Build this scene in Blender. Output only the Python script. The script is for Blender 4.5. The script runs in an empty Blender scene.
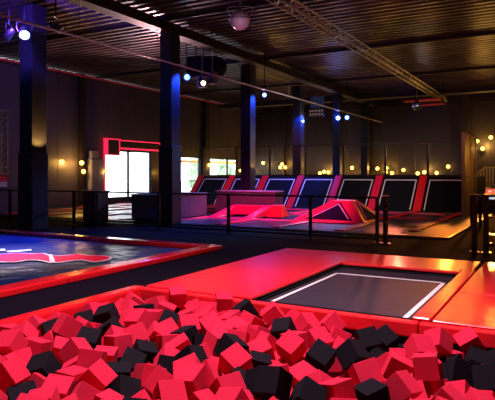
import bpy, bmesh, math, random
from mathutils import Vector, Matrix, Euler

SC = bpy.context.scene
COL = SC.collection
PI = math.pi
random.seed(11)

# ------------------------------------------------------------------ materials
def new_mat(name):
    m = bpy.data.materials.new(name); m.use_nodes = True
    nt = m.node_tree
    b = nt.nodes['Principled BSDF']
    return m, nt, b

def mat(name, col, rough=.6, metal=0.0, bump=None, vary=None, coat=0.0, spec=.5, emit=None, emit_s=0):
    m, nt, b = new_mat(name)
    b.inputs['Base Color'].default_value = (*col, 1)
    b.inputs['Roughness'].default_value = rough
    b.inputs['Metallic'].default_value = metal
    b.inputs['Specular IOR Level'].default_value = spec
    b.inputs['Coat Weight'].default_value = coat
    b.inputs['Coat Roughness'].default_value = .15
    if emit:
        b.inputs['Emission Color'].default_value = (*emit, 1)
        b.inputs['Emission Strength'].default_value = emit_s
    tc = nt.nodes.new('ShaderNodeTexCoord')
    if vary:
        scale, amt = vary
        n = nt.nodes.new('ShaderNodeTexNoise'); n.inputs['Scale'].default_value = scale; n.inputs['Detail'].default_value = 5
        nt.links.new(tc.outputs['Object'], n.inputs['Vector'])
        r = nt.nodes.new('ShaderNodeValToRGB')
        r.color_ramp.elements[0].position = .3; r.color_ramp.elements[1].position = .7
        r.color_ramp.elements[0].color = (*[c*(1-amt) for c in col], 1)
        r.color_ramp.elements[1].color = (*[min(1, c*(1+amt)) for c in col], 1)
        nt.links.new(n.outputs['Fac'], r.inputs['Fac']); nt.links.new(r.outputs['Color'], b.inputs['Base Color'])
    if bump:
        scale, st, dist = bump
        n = nt.nodes.new('ShaderNodeTexNoise'); n.inputs['Scale'].default_value = scale; n.inputs['Detail'].default_value = 4
        nt.links.new(tc.outputs['Object'], n.inputs['Vector'])
        bp = nt.nodes.new('ShaderNodeBump'); bp.inputs['Strength'].default_value = st; bp.inputs['Distance'].default_value = dist
        nt.links.new(n.outputs['Fac'], bp.inputs['Height']); nt.links.new(bp.outputs['Normal'], b.inputs['Normal'])
    return m

M = {}
M['carpet'] = mat('carpet', (.0035, .0026, .008), .95, bump=(160, .5, .01), vary=(40, .35), spec=.06)
M['concrete'] = mat('dark_floor', (.012, .009, .010), .5, vary=(3, .3))
M['foam_red'] = mat('foam_red', (.60, .009, .047), .9, bump=(220, .25, .003), spec=.25)
M['foam_black'] = mat('foam_black', (.006, .005, .009), .9, bump=(220, .25, .003), spec=.12)
M['vinyl_red'] = mat('vinyl_red', (.80, .010, .022), .36, bump=(4.5, .5, .03), coat=.18)
M['vinyl_gloss'] = mat('vinyl_gloss', (.72, .009, .016), .22, bump=(5, .25, .02), coat=.5)
M['vinyl_face'] = mat('vinyl_face', (.80, .010, .020), .4, bump=(4, .1, .02))
M['vinyl_pink'] = mat('vinyl_pink', (.84, .010, .075), .34, bump=(5, .12, .02), coat=.15)
M['line_court'] = mat('line_court', (.32, .36, .46), .6)
M['line_white'] = mat('line_white', (.80, .80, .84), .6)
M['mesh_bed'] = mat('mesh_bed', (.027, .023, .038), .55, bump=(300, .35, .004), vary=(7, .22), spec=.3)
M['court_bed'] = mat('court_bed', (.010, .014, .034), .34, bump=(60, .15, .004))
M['airbag'] = mat('airbag_blue', (.006, .018, .075), .30, bump=(1.9, 1.0, .12), vary=(2, .4))
M['print_pink'] = mat('print_pink', (.90, .006, .06), .7, spec=.1)
M['print_white'] = mat('print_white', (.72, .74, .85), .5)
M['black_metal'] = mat('black_metal', (.010, .010, .012), .32, metal=.3)
M['steel'] = mat('steel', (.40, .38, .37), .35, metal=.85)
M['truss_metal'] = mat('truss_metal', (.30, .24, .17), .35, metal=.8)
M['pipe'] = mat('painted_pipe', (.62, .58, .58), .35, metal=.3)
M['gold_metal'] = mat('gold_metal', (.80, .58, .22), .3, metal=.9)
M['col_dark'] = mat('painted_column', (.012, .012, .017), .32, vary=(2, .2))
M['col_pad'] = mat('column_padding', (.010, .010, .013), .5)
M['counter'] = mat('counter_laminate', (.13, .105, .10), .45, vary=(8, .15))
M['counter_top'] = mat('counter_top', (.34, .33, .36), .35)
M['white_paint'] = mat('white_paint', (.32, .33, .37), .4)
M['wood_slat'] = mat('slat_wood', (.30, .22, .12), .5, vary=(6, .2))
M['board_brown'] = mat('board_brown', (.13, .085, .035), .55, vary=(3, .2))
M['black_board'] = mat('black_board', (.010, .010, .012), .6)
M['incline_bed'] = mat('incline_bed', (.005, .006, .009), .8, bump=(200, .3, .003), spec=.12)
M['ramp_bed'] = mat('ramp_bed', (.008, .010, .030), .8, spec=.15)
M['wall_panel_white'] = mat('stripe_white', (.6, .58, .55), .5)
M['frame_red'] = mat('frame_red', (.75, .02, .06), .4)
M['black_matte'] = mat('black_matte', (.008, .008, .010), .85, spec=.1)
M['beam_dark'] = mat('beam_dark', (.020, .014, .012), .5)
M['flange'] = mat('beam_flange', (.80, .76, .76), .5)
M['ball_shell'] = mat('ball_shell', (.80, .48, .66), .35, coat=.3)
M['ball_cap'] = mat('ball_cap', (.40, .24, .34), .4)
M['screen_red'] = mat('screen_red', (.5, .03, .02), .4, emit=(1, .12, .03), emit_s=.8)
M['screen_white'] = mat('screen_white', (.5, .5, .6), .4, emit=(.8, .85, 1), emit_s=.6)
M['bulb'] = mat('warm_bulb', (1, .7, .3), .3, emit=(1, .47, .05), emit_s=11)
M['lens_halo_blue'] = mat('lens_halo_blue', (.2, .3, 1), .2, emit=(.02, .12, 1), emit_s=9)  # emissive blue zone stands in for the halo around the lamp
M['lens_halo_white'] = mat('lens_halo_white', (1, .9, .8), .2, emit=(.10, .26, 1), emit_s=14)
M['lens_warm'] = mat('lens_warm', (1, .9, .8), .2, emit=(1, .70, .42), emit_s=6)
M['lens_core'] = mat('lens_core', (.9, .95, 1), .2, emit=(.75, .85, 1), emit_s=60)
M['neon'] = mat('neon_red', (.9, .05, .1), .4, emit=(1, .02, .08), emit_s=1.2)
M['outside_white'] = mat('outside_white', (.80, .81, .80), .8)
M['hedge'] = mat('hedge_green', (.30, .42, .26), .9, vary=(5, .4))
M['banner_orange'] = mat('banner_orange', (.75, .28, .04), .7)
M['banner_blue'] = mat('banner_blue', (.03, .12, .45), .6)
M['pit_liner'] = mat('pit_liner', (.010, .008, .012), .9)

# mirror ball : faceted mirror tiles
def mirror_mat():
    m, nt, b = new_mat('mirror_tiles')
    b.inputs['Base Color'].default_value = (.75, .72, .8, 1); b.inputs['Metallic'].default_value = 1; b.inputs['Roughness'].default_value = .22
    return m
M['mirror'] = mirror_mat()

# cladding wall : vertical seams every 0.6 m, object space
def wall_mat(name, col, axis):
    m, nt, b = new_mat(name)
    b.inputs['Roughness'].default_value = .42
    tc = nt.nodes.new('ShaderNodeTexCoord'); sp = nt.nodes.new('ShaderNodeSeparateXYZ')
    nt.links.new(tc.outputs['Object'], sp.inputs[0])
    fr = nt.nodes.new('ShaderNodeMath'); fr.operation = 'MULTIPLY'; fr.inputs[1].default_value = 1/1.1
    nt.links.new(sp.outputs[axis], fr.inputs[0])
    f2 = nt.nodes.new('ShaderNodeMath'); f2.operation = 'FRACT'; nt.links.new(fr.outputs[0], f2.inputs[0])
    r = nt.nodes.new('ShaderNodeValToRGB'); e = r.color_ramp.elements
    e[0].position = 0; e[0].color = (0, 0, 0, 1); e[1].position = .03; e[1].color = (1, 1, 1, 1)
    nt.links.new(f2.outputs[0], r.inputs['Fac'])
    bp = nt.nodes.new('ShaderNodeBump'); bp.inputs['Strength'].default_value = .8; bp.inputs['Distance'].default_value = .02
    nt.links.new(r.outputs['Color'], bp.inputs['Height']); nt.links.new(bp.outputs['Normal'], b.inputs['Normal'])
    n = nt.nodes.new('ShaderNodeTexNoise'); n.inputs['Scale'].default_value = .8; n.inputs['Detail'].default_value = 6
    nt.links.new(tc.outputs['Object'], n.inputs['Vector'])
    r2 = nt.nodes.new('ShaderNodeValToRGB')
    r2.color_ramp.elements[0].color = (*[c*.75 for c in col], 1); r2.color_ramp.elements[1].color = (*[c*1.25 for c in col], 1)
    nt.links.new(n.outputs['Fac'], r2.inputs['Fac'])
    mx = nt.nodes.new('ShaderNodeMix'); mx.data_type = 'RGBA'; mx.blend_type = 'MULTIPLY'; mx.inputs['Factor'].default_value = .6
    nt.links.new(r2.outputs['Color'], mx.inputs['A']); nt.links.new(r.outputs['Color'], mx.inputs['B'])
    nt.links.new(mx.outputs['Result'], b.inputs['Base Color'])
    return m
M['wall_y'] = wall_mat('wall_cladding_side', (.075, .064, .088), 'Y')
M['wall_x'] = wall_mat('wall_cladding_back', (.030, .024, .023), 'X')
M['deck'] = mat('roof_deck', (.13, .095, .095), .32, metal=.6, vary=(.9, .55))

def glass_mat():
    m, nt, b = new_mat('window_glass')
    b.inputs['Base Color'].default_value = (1, 1, 1, 1); b.inputs['Roughness'].default_value = 0
    b.inputs['Transmission Weight'].default_value = 1; b.inputs['IOR'].default_value = 1.02
    return m
M['glass'] = glass_mat()

# ------------------------------------------------------------------ builders
def wl(o):
    v = Vector((0, 0, 0))
    while o is not None:
        v += o.location; o = o.parent
    return v

class MB:
    def __init__(s): s.v = []; s.f = []; s.m = []; s.cur = 0
    def _add(s, vs, fs):
        b = len(s.v); s.v += [Vector(p) for p in vs]
        for f in fs: s.f.append(tuple(b+i for i in f)); s.m.append(s.cur)
        return s
    def box(s, lo, hi, mtx=None):
        vs = [Vector((x, y, z)) for x in (lo[0], hi[0]) for y in (lo[1], hi[1]) for z in (lo[2], hi[2])]
        if mtx: vs = [mtx @ v for v in vs]
        return s._add(vs, [(0, 1, 3, 2), (4, 6, 7, 5), (0, 4, 5, 1), (2, 3, 7, 6), (0, 2, 6, 4), (1, 5, 7, 3)])
    def cyl(s, a, b, r, n=12, r2=None, caps=True):
        a = Vector(a); b = Vector(b); d = (b-a).normalized()
        u = d.orthogonal().normalized(); w = d.cross(u)
        r2 = r if r2 is None else r2
        vs = [a+(u*math.cos(2*PI*i/n)+w*math.sin(2*PI*i/n))*r for i in range(n)]
        vs += [b+(u*math.cos(2*PI*i/n)+w*math.sin(2*PI*i/n))*r2 for i in range(n)]
        fs = [(i, (i+1) % n, n+(i+1) % n, n+i) for i in range(n)]
        if caps: fs += [tuple(reversed(range(n))), tuple(range(n, 2*n))]
        return s._add(vs, fs)
    def tube(s, pts, r, n=6):
        for a, b in zip(pts[:-1], pts[1:]): s.cyl(a, b, r, n)
        return s
    def bar(s, a, b, w, h):
        """square bar from a to b"""
        a = Vector(a); b = Vector(b); d = (b-a).normalized()
        up = Vector((0, 0, 1)) if abs(d.z) < .9 else Vector((0, 1, 0))
        u = d.cross(up).normalized(); v = u.cross(d)
        vs = [p+u*i*w/2+v*j*h/2 for p in (a, b) for i, j in ((-1, -1), (1, -1), (1, 1), (-1, 1))]
        return s._add(vs, [(3, 2, 1, 0), (4, 5, 6, 7), (0, 1, 5, 4), (1, 2, 6, 5), (2, 3, 7, 6), (3, 0, 4, 7)])
    def sphere(s, c, r, n=16, k=10, z0=-1, z1=1):
        c = Vector(c); vs = []; fs = []
        t0 = math.asin(z0); t1 = math.asin(z1)
        for j in range(k+1):
            t = t0+(t1-t0)*j/k
            for i in range(n):
                a = 2*PI*i/n
                vs.append(c+Vector((math.cos(t)*math.cos(a), math.cos(t)*math.sin(a), math.sin(t)))*r)
        for j in range(k):
            for i in range(n):
                fs.append((j*n+i, j*n+(i+1) % n, (j+1)*n+(i+1) % n, (j+1)*n+i))
        fs.append(tuple(reversed(range(n)))); fs.append(tuple(range(k*n, k*n+n)))
        return s._add(vs, fs)
    def slab(s, pts, z0, z1):
        """horizontal polygon extruded z0..z1"""
        n = len(pts)
        ar = sum(pts[i][0]*pts[(i+1) % n][1]-pts[(i+1) % n][0]*pts[i][1] for i in range(n))
        if ar < 0: pts = pts[::-1]
        vs = [(x, y, z0) for x, y in pts]+[(x, y, z1) for x, y in pts]
        fs = [tuple(reversed(range(n))), tuple(range(n, 2*n))]+[(i, (i+1) % n, n+(i+1) % n, n+i) for i in range(n)]
        return s._add(vs, fs)
    def hexa(s, q0, q1):
        """two quads (lists of 4 points) joined into a solid"""
        vs = list(q0)+list(q1)
        s._add(vs, [(3, 2, 1, 0), (4, 5, 6, 7)]+[(i, (i+1) % 4, 4+(i+1) % 4, 4+i) for i in range(4)])
        return s
    def build(s, name, m, parent=None, at=None, bevel=0, seg=2, smooth=False):
        lo = [min(v[i] for v in s.v) for i in range(3)]; hi = [max(v[i] for v in s.v) for i in range(3)]
        if parent is not None: org = wl(parent); loc = Vector((0, 0, 0))
        else:
            org = Vector(at) if at else Vector(((lo[0]+hi[0])/2, (lo[1]+hi[1])/2, lo[2])); loc = org
        me = bpy.data.meshes.new(name)
        me.from_pydata([tuple(v-org) for v in s.v], [], s.f)
        ms = m if isinstance(m, (list, tuple)) else [m]
        for k in ms: me.materials.append(M[k])
        for p, i in zip(me.polygons, s.m):
            p.material_index = i; p.use_smooth = smooth
        bm = bmesh.new(); bm.from_mesh(me); bmesh.ops.recalc_face_normals(bm, faces=bm.faces); bm.to_mesh(me); bm.free()
        o = bpy.data.objects.new(name, me); COL.objects.link(o); o.location = loc; o.parent = parent
        if bevel:
            bv = o.modifiers.new('bevel', 'BEVEL'); bv.width = bevel; bv.segments = seg; bv.limit_method = 'ANGLE'
        return o

def tag(o, label, cat, group=None, kind=None):
    o['label'] = label; o['category'] = cat
    if group: o['group'] = group
    if kind: o['kind'] = kind
    return o
def thing(name, label, cat, loc, group=None):
    o = bpy.data.objects.new(name, None); COL.objects.link(o); o.location = loc; o.empty_display_size = .2
    return tag(o, label, cat, group)
def struct(name, mb, m, label=None, **kw):
    o = mb.build(name, m, **kw); o['kind'] = 'structure'
    if label: o['label'] = label; 
    return o
def B(lo, hi): return MB().box(lo, hi)

XL, YB, ZC = -20.8, 36.2, 6.5       # left wall, back wall, roof deck
XR, YF = 9.0, -3.0

# ------------------------------------------------------------------ the setting
fl = MB()
PX0, PX1, PY0, PY1 = -5.15, 1.25, .85, 6.15        # foam pit
TX0, TX1, TY0, TY1 = -3.45, -1.42, 6.35, 9.55      # sunk trampoline
def cells(cutsx, cutsy, holes):
    for x0, x1 in zip(cutsx[:-1], cutsx[1:]):
        for y0, y1 in zip(cutsy[:-1], cutsy[1:]):
            cx, cy = (x0+x1)/2, (y0+y1)/2
            if any(h[0] < cx < h[1] and h[2] < cy < h[3] for h in holes): continue
            yield x0, x1, y0, y1
for x0, x1, y0, y1 in cells([XL, PX0, TX0, TX1, PX1, XR], [YF, PY0, PY1, TY0, TY1, YB],
                            [(PX0, PX1, PY0, PY1), (TX0, TX1, TY0, TY1)]):
    fl.box((x0, y0, -.12), (x1, y1, 0))
struct('floor', fl, 'carpet')

# left wall with three window openings
wins = [(21.95, 25.75, .30, 2.87), (28.3, 30.8, .35, 2.70), (31.7, 35.7, 1.0, 2.68)]
w = MB(); y = YF
for (a, b, z0, z1) in wins:
    w.box((XL-.25, y, 0), (XL, a, ZC)); w.box((XL-.25, a, 0), (XL, b, z0)); w.box((XL-.25, a, z1), (XL, b, ZC)); y = b
w.box((XL-.25, y, 0), (XL, YB, ZC))
struct('wall_left', w, 'wall_y')
struct('wall_back', B((XL-.25, YB, 0), (XR, YB+.25, ZC)), 'wall_x')
struct('wall_right', B((XR, YF, 0), (XR+.25, YB, ZC)), 'wall_y')
struct('wall_front', B((XL-.25, YF-.25, 0), (XR+.25, YF, ZC)), 'wall_x')
# pilasters of the walls
for k, (a, b) in enumerate(((20.05, 20.3), (27.0, 27.4), (31.0, 31.5))):
    struct('trim_%d' % (k+1), B((XL, a, 0), (XL+.28, b, ZC)), 'beam_dark')
for k, x in enumerate((-17.4, -11.3, -5.25)):
    struct('trim_%d' % (k+4), B((x-.2, YB-.3, 0), (x+.2, YB, ZC)), 'beam_dark')
# windows
for k, (a, b, z0, z1) in enumerate(wins):
    f = MB(); t = .07
    X0, X1 = XL-.16, XL-.06
    f.box((X0, a, z0), (X1, a+t, z1)); f.box((X0, b-t, z0), (X1, b, z1))
    f.box((X0, a, z0), (X1, b, z0+t)); f.box((X0, a, z1-t), (X1, b, z1))
    ms = [(a+b)/2] if k == 0 else ([a+.0] if k == 1 else [a+2.6])
    if k != 1:
        for mm in ms: f.box((X0, mm-.05, z0), (X1, mm+.05, z1))
    wo = struct('window_%d' % (k+1), f, 'black_metal')
    B((XL-.12, a+.02, z0+.02), (XL-.11, b-.02, z1-.02)).build('pane', 'glass', wo)
# outdoors behind the windows
struct('ground', B((-60, 5, -.3), (XL-.3, 70, -.02)), 'outside_white')
for k, (yy, lab) in enumerate(((50.5, 'nearest the second window'), (56, 'behind the third window'), (61.5, 'farthest back'))):
    h = MB()
    rr = random.Random(k)
    for i in range(26):
        h.sphere((-34-rr.random()*1.2, yy+rr.uniform(-1.1, 1.1), .35+i*.11), rr.uniform(.35, .6), 7, 4, -.95, .95)
    tag(h.build('shrub', 'hedge', smooth=True), 'green shrub outside the rear windows, ' + lab, 'shrub')
tag(B((-24.2, 33, 2.42), (-24.1, 50, 2.62)).build('banner', 'banner_orange'),
    'long orange banner strip seen through the rearmost window', 'banner')
t = thing('outdoor_railing', 'low dark railing outside the second window', 'railing', (-22.5, 31, 0))
r = MB(); r.bar((-22.5, 28, 1.15), (-22.5, 36, 1.15), .05, .05); r.build('top_rail', 'black_metal', t)
r = MB()
for i in range(40): r.bar((-22.5, 28+.2*i, 0), (-22.5, 28+.2*i, 1.15), .025, .025)
r.build('baluster_panel', 'black_metal', t)
# trims along the top of the walls
struct('trim_8', B((XL+.12, YB-.12, 5.85), (XR, YB, 6.0)), 'beam_dark')

# roof deck : ribs run across the hall, plus the purlins
c = MB()
y = YF; P = .36
while y < YB:
    y2 = min(y+P, YB)
    z0, z1 = ZC, ZC+.30
    prof = [(y, z1), (y+P*.52, z1), (y+P*.58, z0), (y+P*.94, z0), (y2, z1)]
    for (ya, za), (yb, zb) in zip(prof[:-1], prof[1:]):
        c._add([(XL-.2, ya, za), (XR, ya, za), (XR, yb, zb), (XL-.2, yb, zb)], [(0, 1, 2, 3)])
    y += P
c.box((XL-.25, YF-.2, ZC+.31), (XR+.25, YB+.25, ZC+.45))
struct('ceiling', c, 'deck')
k = 0; y = .6
while y < YB-.5:
    p = MB()
    p.box((XL+.3, y-.04, ZC-.12), (XR-.02, y+.04, ZC-.004))
    tag(p.build('purlin', 'beam_dark'), 'thin dark roof purlin crossing the ceiling, %s from the front' % ['first', 'second', 'third', 'fourth', 'fifth', 'sixth', 'seventh'][k], 'beam', 'roof purlins')
    y += 6.8; k += 1
# main beam over the columns
t = thing('main_beam', 'long dark steel beam carried by the row of columns', 'beam', (-10.85, 10, 6.0))
B((-11.06, 1, 6.0), (-10.64, YB, 6.3)).build('web', 'beam_dark', t)
B((-11.30, 1, 6.12), (-11.08, YB, 6.17)).build('flange', 'flange', t)['label'] = 'pale lower flange'
t = thing('cross_beam', 'broad dark beam across the ceiling right at the back wall', 'beam', (-3, 33, 5.7))
B((XL+.5, 32.2, 6.0), (XR-.1, 32.6, 6.3)).build('web', 'beam_dark', t)
B((XL+.5, 32.05, 5.97), (XR-.1, 32.75, 6.0)).build('flange', 'beam_dark', t)
# columns
def column(x, y, w, lab, pad=None, ztop=6.0, z0=0):
    t = thing('column', lab, 'column', (x, y, z0), 'roof columns')
    hw = w/2; tf = .03
    m = MB()
    m.box((x-hw, y-hw, z0), (x+hw, y+hw, ztop))
    m.build('shaft', 'col_dark', t, bevel=.012)
    B((x-hw-.06, y-hw-.06, z0), (x+hw+.06, y+hw+.06, z0+.03)).build('base_plate', 'black_metal', t)
    B((x-hw-.05, y-hw-.05, ztop-.03), (x+hw+.05, y+hw+.05, ztop)).build('head_plate', 'black_metal', t)
    if pad:
        B((x-hw-.035, y-hw-.035, .03), (x+hw+.035, y+hw+.035, pad)).build('padding', 'col_pad', t, bevel=.03)['label'] = 'black padding around the foot'
    return t
column(-13.06, 10.93, .51, 'widest and nearest steel column, at the left beyond the blue mat, lit blue', 2.2, ztop=6.3)
column(-10.85, 14.34, .45, 'second column from the left, beside the brown counter', 2.5)
column(-11.20, 20.0, .45, 'middle column rising behind the long grey counter', z0=.021)
column(-11.66, 26.0, .45, 'fourth column, standing on the platform edge above the inclined trampolines, blue lit', z0=1.502)
column(-10.85, 29.4, .42, 'fifth column, behind the pair of bright blue spotlights', z0=1.502)
column(-10.85, 34.3, .42, 'last and farthest column, close to the back wall', z0=1.502)

# ------------------------------------------------------------------ foam pit
t = thing('foam_pit', 'sunken pit holding the red and black foam cubes', 'foam pit', (-2, 3.5, -.85))
l = MB()
l.box((PX0, PY0, -.85), (PX1, PY1, -.80))
l.box((PX0-.04, PY0, -.85), (PX0, PY1, -.12)); l.box((PX1, PY0, -.85), (PX1+.04, PY1, -.12))
l.box((PX0, PY0-.04, -.85), (PX1, PY0, -.12)); l.box((PX0, PY1, -.85), (PX1, PY1+.04, -.12))
l.build('liner', 'pit_liner', t)
def rim(lo, hi, lab):
    tag(B(lo, hi).build('edge_pad', 'vinyl_gloss', bevel=.03), lab, 'pad', 'rim pads around the foam pit')
rim((-5.33, .85, -.14), (-5.13, 3.7, .03), 'red vinyl rim pad on the left of the foam pit, part nearest the photographer')
rim((-5.33, 3.71, -.14), (-5.13, 6.22, .03), 'red vinyl rim pad on the left of the foam pit, up to its far corner')
def hang(x0, x1, lab):
    m = MB(); m.box((x0, 6.105, -.15), (x1, 6.22, .02))
    tag(m.build('edge_pad', 'vinyl_face', bevel=.02), lab, 'pad', 'rim pads along the far side of the foam pit')
hang(-5.13, -3.93, 'far rim pad of the pit at the left corner, below the wide red pad')
hang(-3.92, -1.36, 'long far rim pad of the pit, in front of the sunken trampoline')
hang(-1.35, 1.25, 'far rim pad of the pit at the right, below the orange-lit pads')

# ------------------------------------------------------------------ the sunken trampoline and its pads
t = thing('trampoline', 'dark rectangular trampoline sunk between red pads beside the foam pit', 'trampoline', (-2.45, 7.9, -.12))
f = MB(); f.box((-3.45, 6.35, -.6), (-1.42, 9.55, -.56)); f.box((-3.44, 6.37, -.12), (-3.41, 9.53, -.02)); f.box((-1.5, 6.37, -.12), (-1.44, 9.53, -.02)); f.box((-3.44, 9.47, -.12), (-1.44, 9.53, -.02)); f.box((-3.44, 6.37, -.12), (-1.44, 6.43, -.02))
f.build('frame', 'black_matte', t)
B((-3.40, 6.42, -.055), (-1.50, 9.42, -.045)).build('jumping_bed', 'mesh_bed', t)
f = MB()
for a, b in (((-3.31, 6.45), (-3.26, 8.92)), ((-1.62, 6.45), (-1.56, 8.92)), ((-3.31, 8.86), (-1.56, 8.92))):
    f.box((*a, -.045), (*b, -.041))
f.build('boundary_line', 'line_white', t)['label'] = 'white boundary line'
def pad(x0, x1, y0, y1, lab, z=.035, m='vinyl_red', name='floor_pad', grp='red pads around the sunken trampoline', z0=.001, bev=.022):
    o = B((x0, y0, z0), (x1, y1, z)).build(name, m, bevel=bev, seg=3)
    return tag(o, lab, 'pad', grp)
pad(-5.14, -4.0, 6.235, 7.95, 'wide red pad at the left pit corner, beside the trampoline')
pad(-5.14, -4.0, 7.96, 9.78, 'wide red pad behind the one at the pit corner, left of the trampoline')
pad(-5.14, -4.0, 9.79, 10.85, 'square red pad at the far left corner of the red walkway')
pad(-3.99, -3.43, 6.235, 9.78, 'narrow red pad along the left side of the sunken trampoline', z=.05)
pad(-3.99, -1.30, 9.79, 10.85, 'long red pad behind the sunken trampoline, blue and orange reflections')
pad(-3.42, -1.46, 9.46, 9.78, 'narrow red pad along the far edge of the sunken trampoline', z=.05)
pad(-1.45, -1.25, 6.235, 9.78, 'narrow red pad along the right side of the sunken trampoline', z=.05)
pad(-1.24, 1.3, 6.235, 7.9, 'broad creased red pad at the right edge of the pit, glowing orange')
pad(-1.24, 1.3, 7.91, 10.85, 'broad orange-lit red pad right of the trampoline, in the far right corner')

# ------------------------------------------------------------------ blue air mat on the left
def bag():
    nx, ny = 60, 50
    X0, X1, Y0, Y1 = -15.6, -6.62, 1.0, 9.84
    vs = []; fs = []
    for i in range(nx+1):
        for j in range(ny+1):
            x = X0+(X1-X0)*i/nx; y = Y0+(Y1-Y0)*j/ny
            e = min(i, nx-i, j, ny-j)
            z = .028+.012*math.sin(x*2.1+math.sin(y*1.3)*1.5)*math.sin(y*1.7+.8*x) * min(1, e/6)
            if e == 0: z = .005
            vs.append((x, y, z))
    for i in range(nx):
        for j in range(ny):
            a = i*(ny+1)+j
            fs.append((a, a+ny+1, a+ny+2, a+1))
    m = MB(); m._add(vs, fs); m.box((X0, Y0, .001), (X1, Y1, .006)); return m
t = thing('landing_mat', 'large blue landing mat with a pink printed figure, framed by red pads', 'mat', (-11, 6, 0))
bag().build('mat_cover', 'airbag', t, smooth=True)
LG = [(-9.9, 7.0), (-9.58, 7.06), (-9.43, 7.46), (-9.05, 7.56), (-8.93, 7.7), (-8.48, 7.49), (-8.31, 7.7), (-8.26, 7.96), (-7.94, 7.91), (-7.73, 8.02), (-7.43, 7.97), (-7.25, 7.72), (-7.26, 7.41), (-7.65, 7.49), (-7.76, 7.36), (-7.78, 7.09), (-7.87, 6.97), (-8.04, 7.04), (-8.36, 7.09), (-8.51, 6.94), (-8.49, 6.72), (-8.65, 6.63), (-8.97, 6.61), (-9.7, 6.4)]
def grow(pts, d):
    n = len(pts); out = []
    ar = sum(pts[i][0]*pts[(i+1) % n][1]-pts[(i+1) % n][0]*pts[i][1] for i in range(n))
    sg = -1 if ar > 0 else 1
    for i in range(n):
        a = Vector(pts[i-1]); b = Vector(pts[i]); c = Vector(pts[(i+1) % n])
        t1 = (b-a).normalized(); t2 = (c-b).normalized(); tt = (t1+t2).normalized()
        nn = Vector((-tt.y, tt.x))*sg
        out.append((b.x+nn.x*d, b.y+nn.y*d))
    return out
MB().slab(grow(LG, .055), .041, .045).build('print_outline', 'print_white', t)['label'] = 'white printed outline of the figure'
MB().slab(LG, .045, .048).build('print_figure', 'print_pink', t)['label'] = 'pink printed figure'
f = MB()
for q in ([(-8.69, 7.64), (-8.62, 7.66), (-7.84, 7.04), (-7.90, 6.97)], [(-10.27, 7.58), (-10.12, 7.76), (-9.88, 7.58), (-10.01, 7.38)], [(-9.83, 7.57), (-9.68, 7.78), (-9.61, 7.99), (-9.44, 7.87), (-9.5, 7.63), (-9.62, 7.43)]):
    f.slab(q, .046, .050)
f.build('print_stroke', 'print_white', t)['label'] = 'white printed strokes'
G = 'red pads framing the blue landing mat'
pad(-6.62, -6.30, 1.0, 5.9, 'red pad on the near side of the blue mat, part nearest the camera', z=.10, grp=G, name='edge_pad', m='vinyl_gloss')
pad(-6.62, -6.30, 5.91, 10.15, 'red pad on the near side of the blue mat, running to its right corner', z=.10, grp=G, name='edge_pad', m='vinyl_gloss')
pad(-11.4, -6.63, 9.86, 10.15, 'red pad on the far side of the blue mat, from its right corner', z=.10, grp=G, name='edge_pad', m='vinyl_gloss')
pad(-15.6, -11.41, 9.86, 10.15, 'red pad on the far side of the blue mat, in front of the widest column', z=.10, grp=G, name='edge_pad', m='vinyl_gloss')

# ------------------------------------------------------------------ guard rail
t = thing('guard_rail', 'long black guard rail in front of the jumping court', 'railing', (-12, 12.9, 0))
m = MB(); m.bar((XL+.02, 12.9, 1.05), (-3.83, 12.9, 1.05), .06, .045)
m.tube([(-3.83, 12.9, 1.05), (-3.78, 12.9, 1.03), (-3.77, 12.9, .98)], .024, 8); m.build('top_rail', 'black_metal', t)
m = MB(); m.bar((XL+.02, 12.9, .10), (-3.80, 12.9, .10), .035, .05); m.build('bottom_rail', 'black_metal', t)
for x in (-3.79, -5.46, -7.82, -10.15, -12.66, -13.53, -16.09, -16.57, -18.9):
    m = MB(); m.box((x-.035, 12.865, 0), (x+.035, 12.935, 1.04)); m.box((x-.08, 12.82, 0), (x+.08, 12.98, .015))
    m.build('post', 'black_metal', t)
t = thing('rail_end_post', 'taller black post with a brass cap at the right end of the guard rail', 'post', (-3.58, 12.85, 0))
m = MB(); m.box((-3.625, 12.8, 0), (-3.535, 12.89, 1.09)); m.box((-3.68, 12.75, 0), (-3.48, 12.95, .02)); m.build('shaft', 'black_metal', t)
B((-3.65, 12.78, 1.09), (-3.51, 12.91, 1.11)).build('cap', 'gold_metal', t)
m = MB()
for z in (.2, .5, .8, 1.0): m.cyl((-3.54, 12.79, z), (-3.54, 12.775, z), .012, 8)
m.build('bolt_row', 'gold_metal', t)

t = thing('gate_rail', 'black gate rail with twin posts at the right edge', 'railing', (-1.3, 12.3, 0))
for x in (-1.60, -1.38):
    m = MB(); m.box((x-.05, 12.25, 0), (x+.05, 12.35, 1.14)); m.box((x-.09, 12.2, 0), (x+.09, 12.4, .02)); m.build('post', 'black_metal', t)
m = MB(); m.bar((-1.65, 12.3, 1.16), (2.5, 12.3, 1.16), .1, .05); m.build('top_rail', 'black_metal', t)
m = MB(); m.bar((-1.4, 12.3, .18), (2.5, 12.3, .18), .04, .06); m.build('bottom_rail', 'black_metal', t)
m = MB(); m.box((2.45, 12.26, 0), (2.53, 12.34, 1.14)); m.build('post', 'black_metal', t)

t = thing('side_rail', 'shorter dark rail behind the gate rail, at the right end of the court', 'railing', (-2.3, 18.3, 0))
for x in (-2.46, -2.22, 0, 2.2):
    m = MB(); m.box((x-.04, 18.26, 0), (x+.04, 18.34, .94)); m.build('post', 'black_metal', t)
m = MB(); m.bar((-2.5, 18.3, .96), (2.25, 18.3, .96), .08, .04); m.build('top_rail', 'steel', t)
m = MB(); m.bar((-2.46, 18.3, .3), (2.2, 18.3, .3), .03, .04); m.build('mid_rail', 'black_metal', t)
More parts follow.
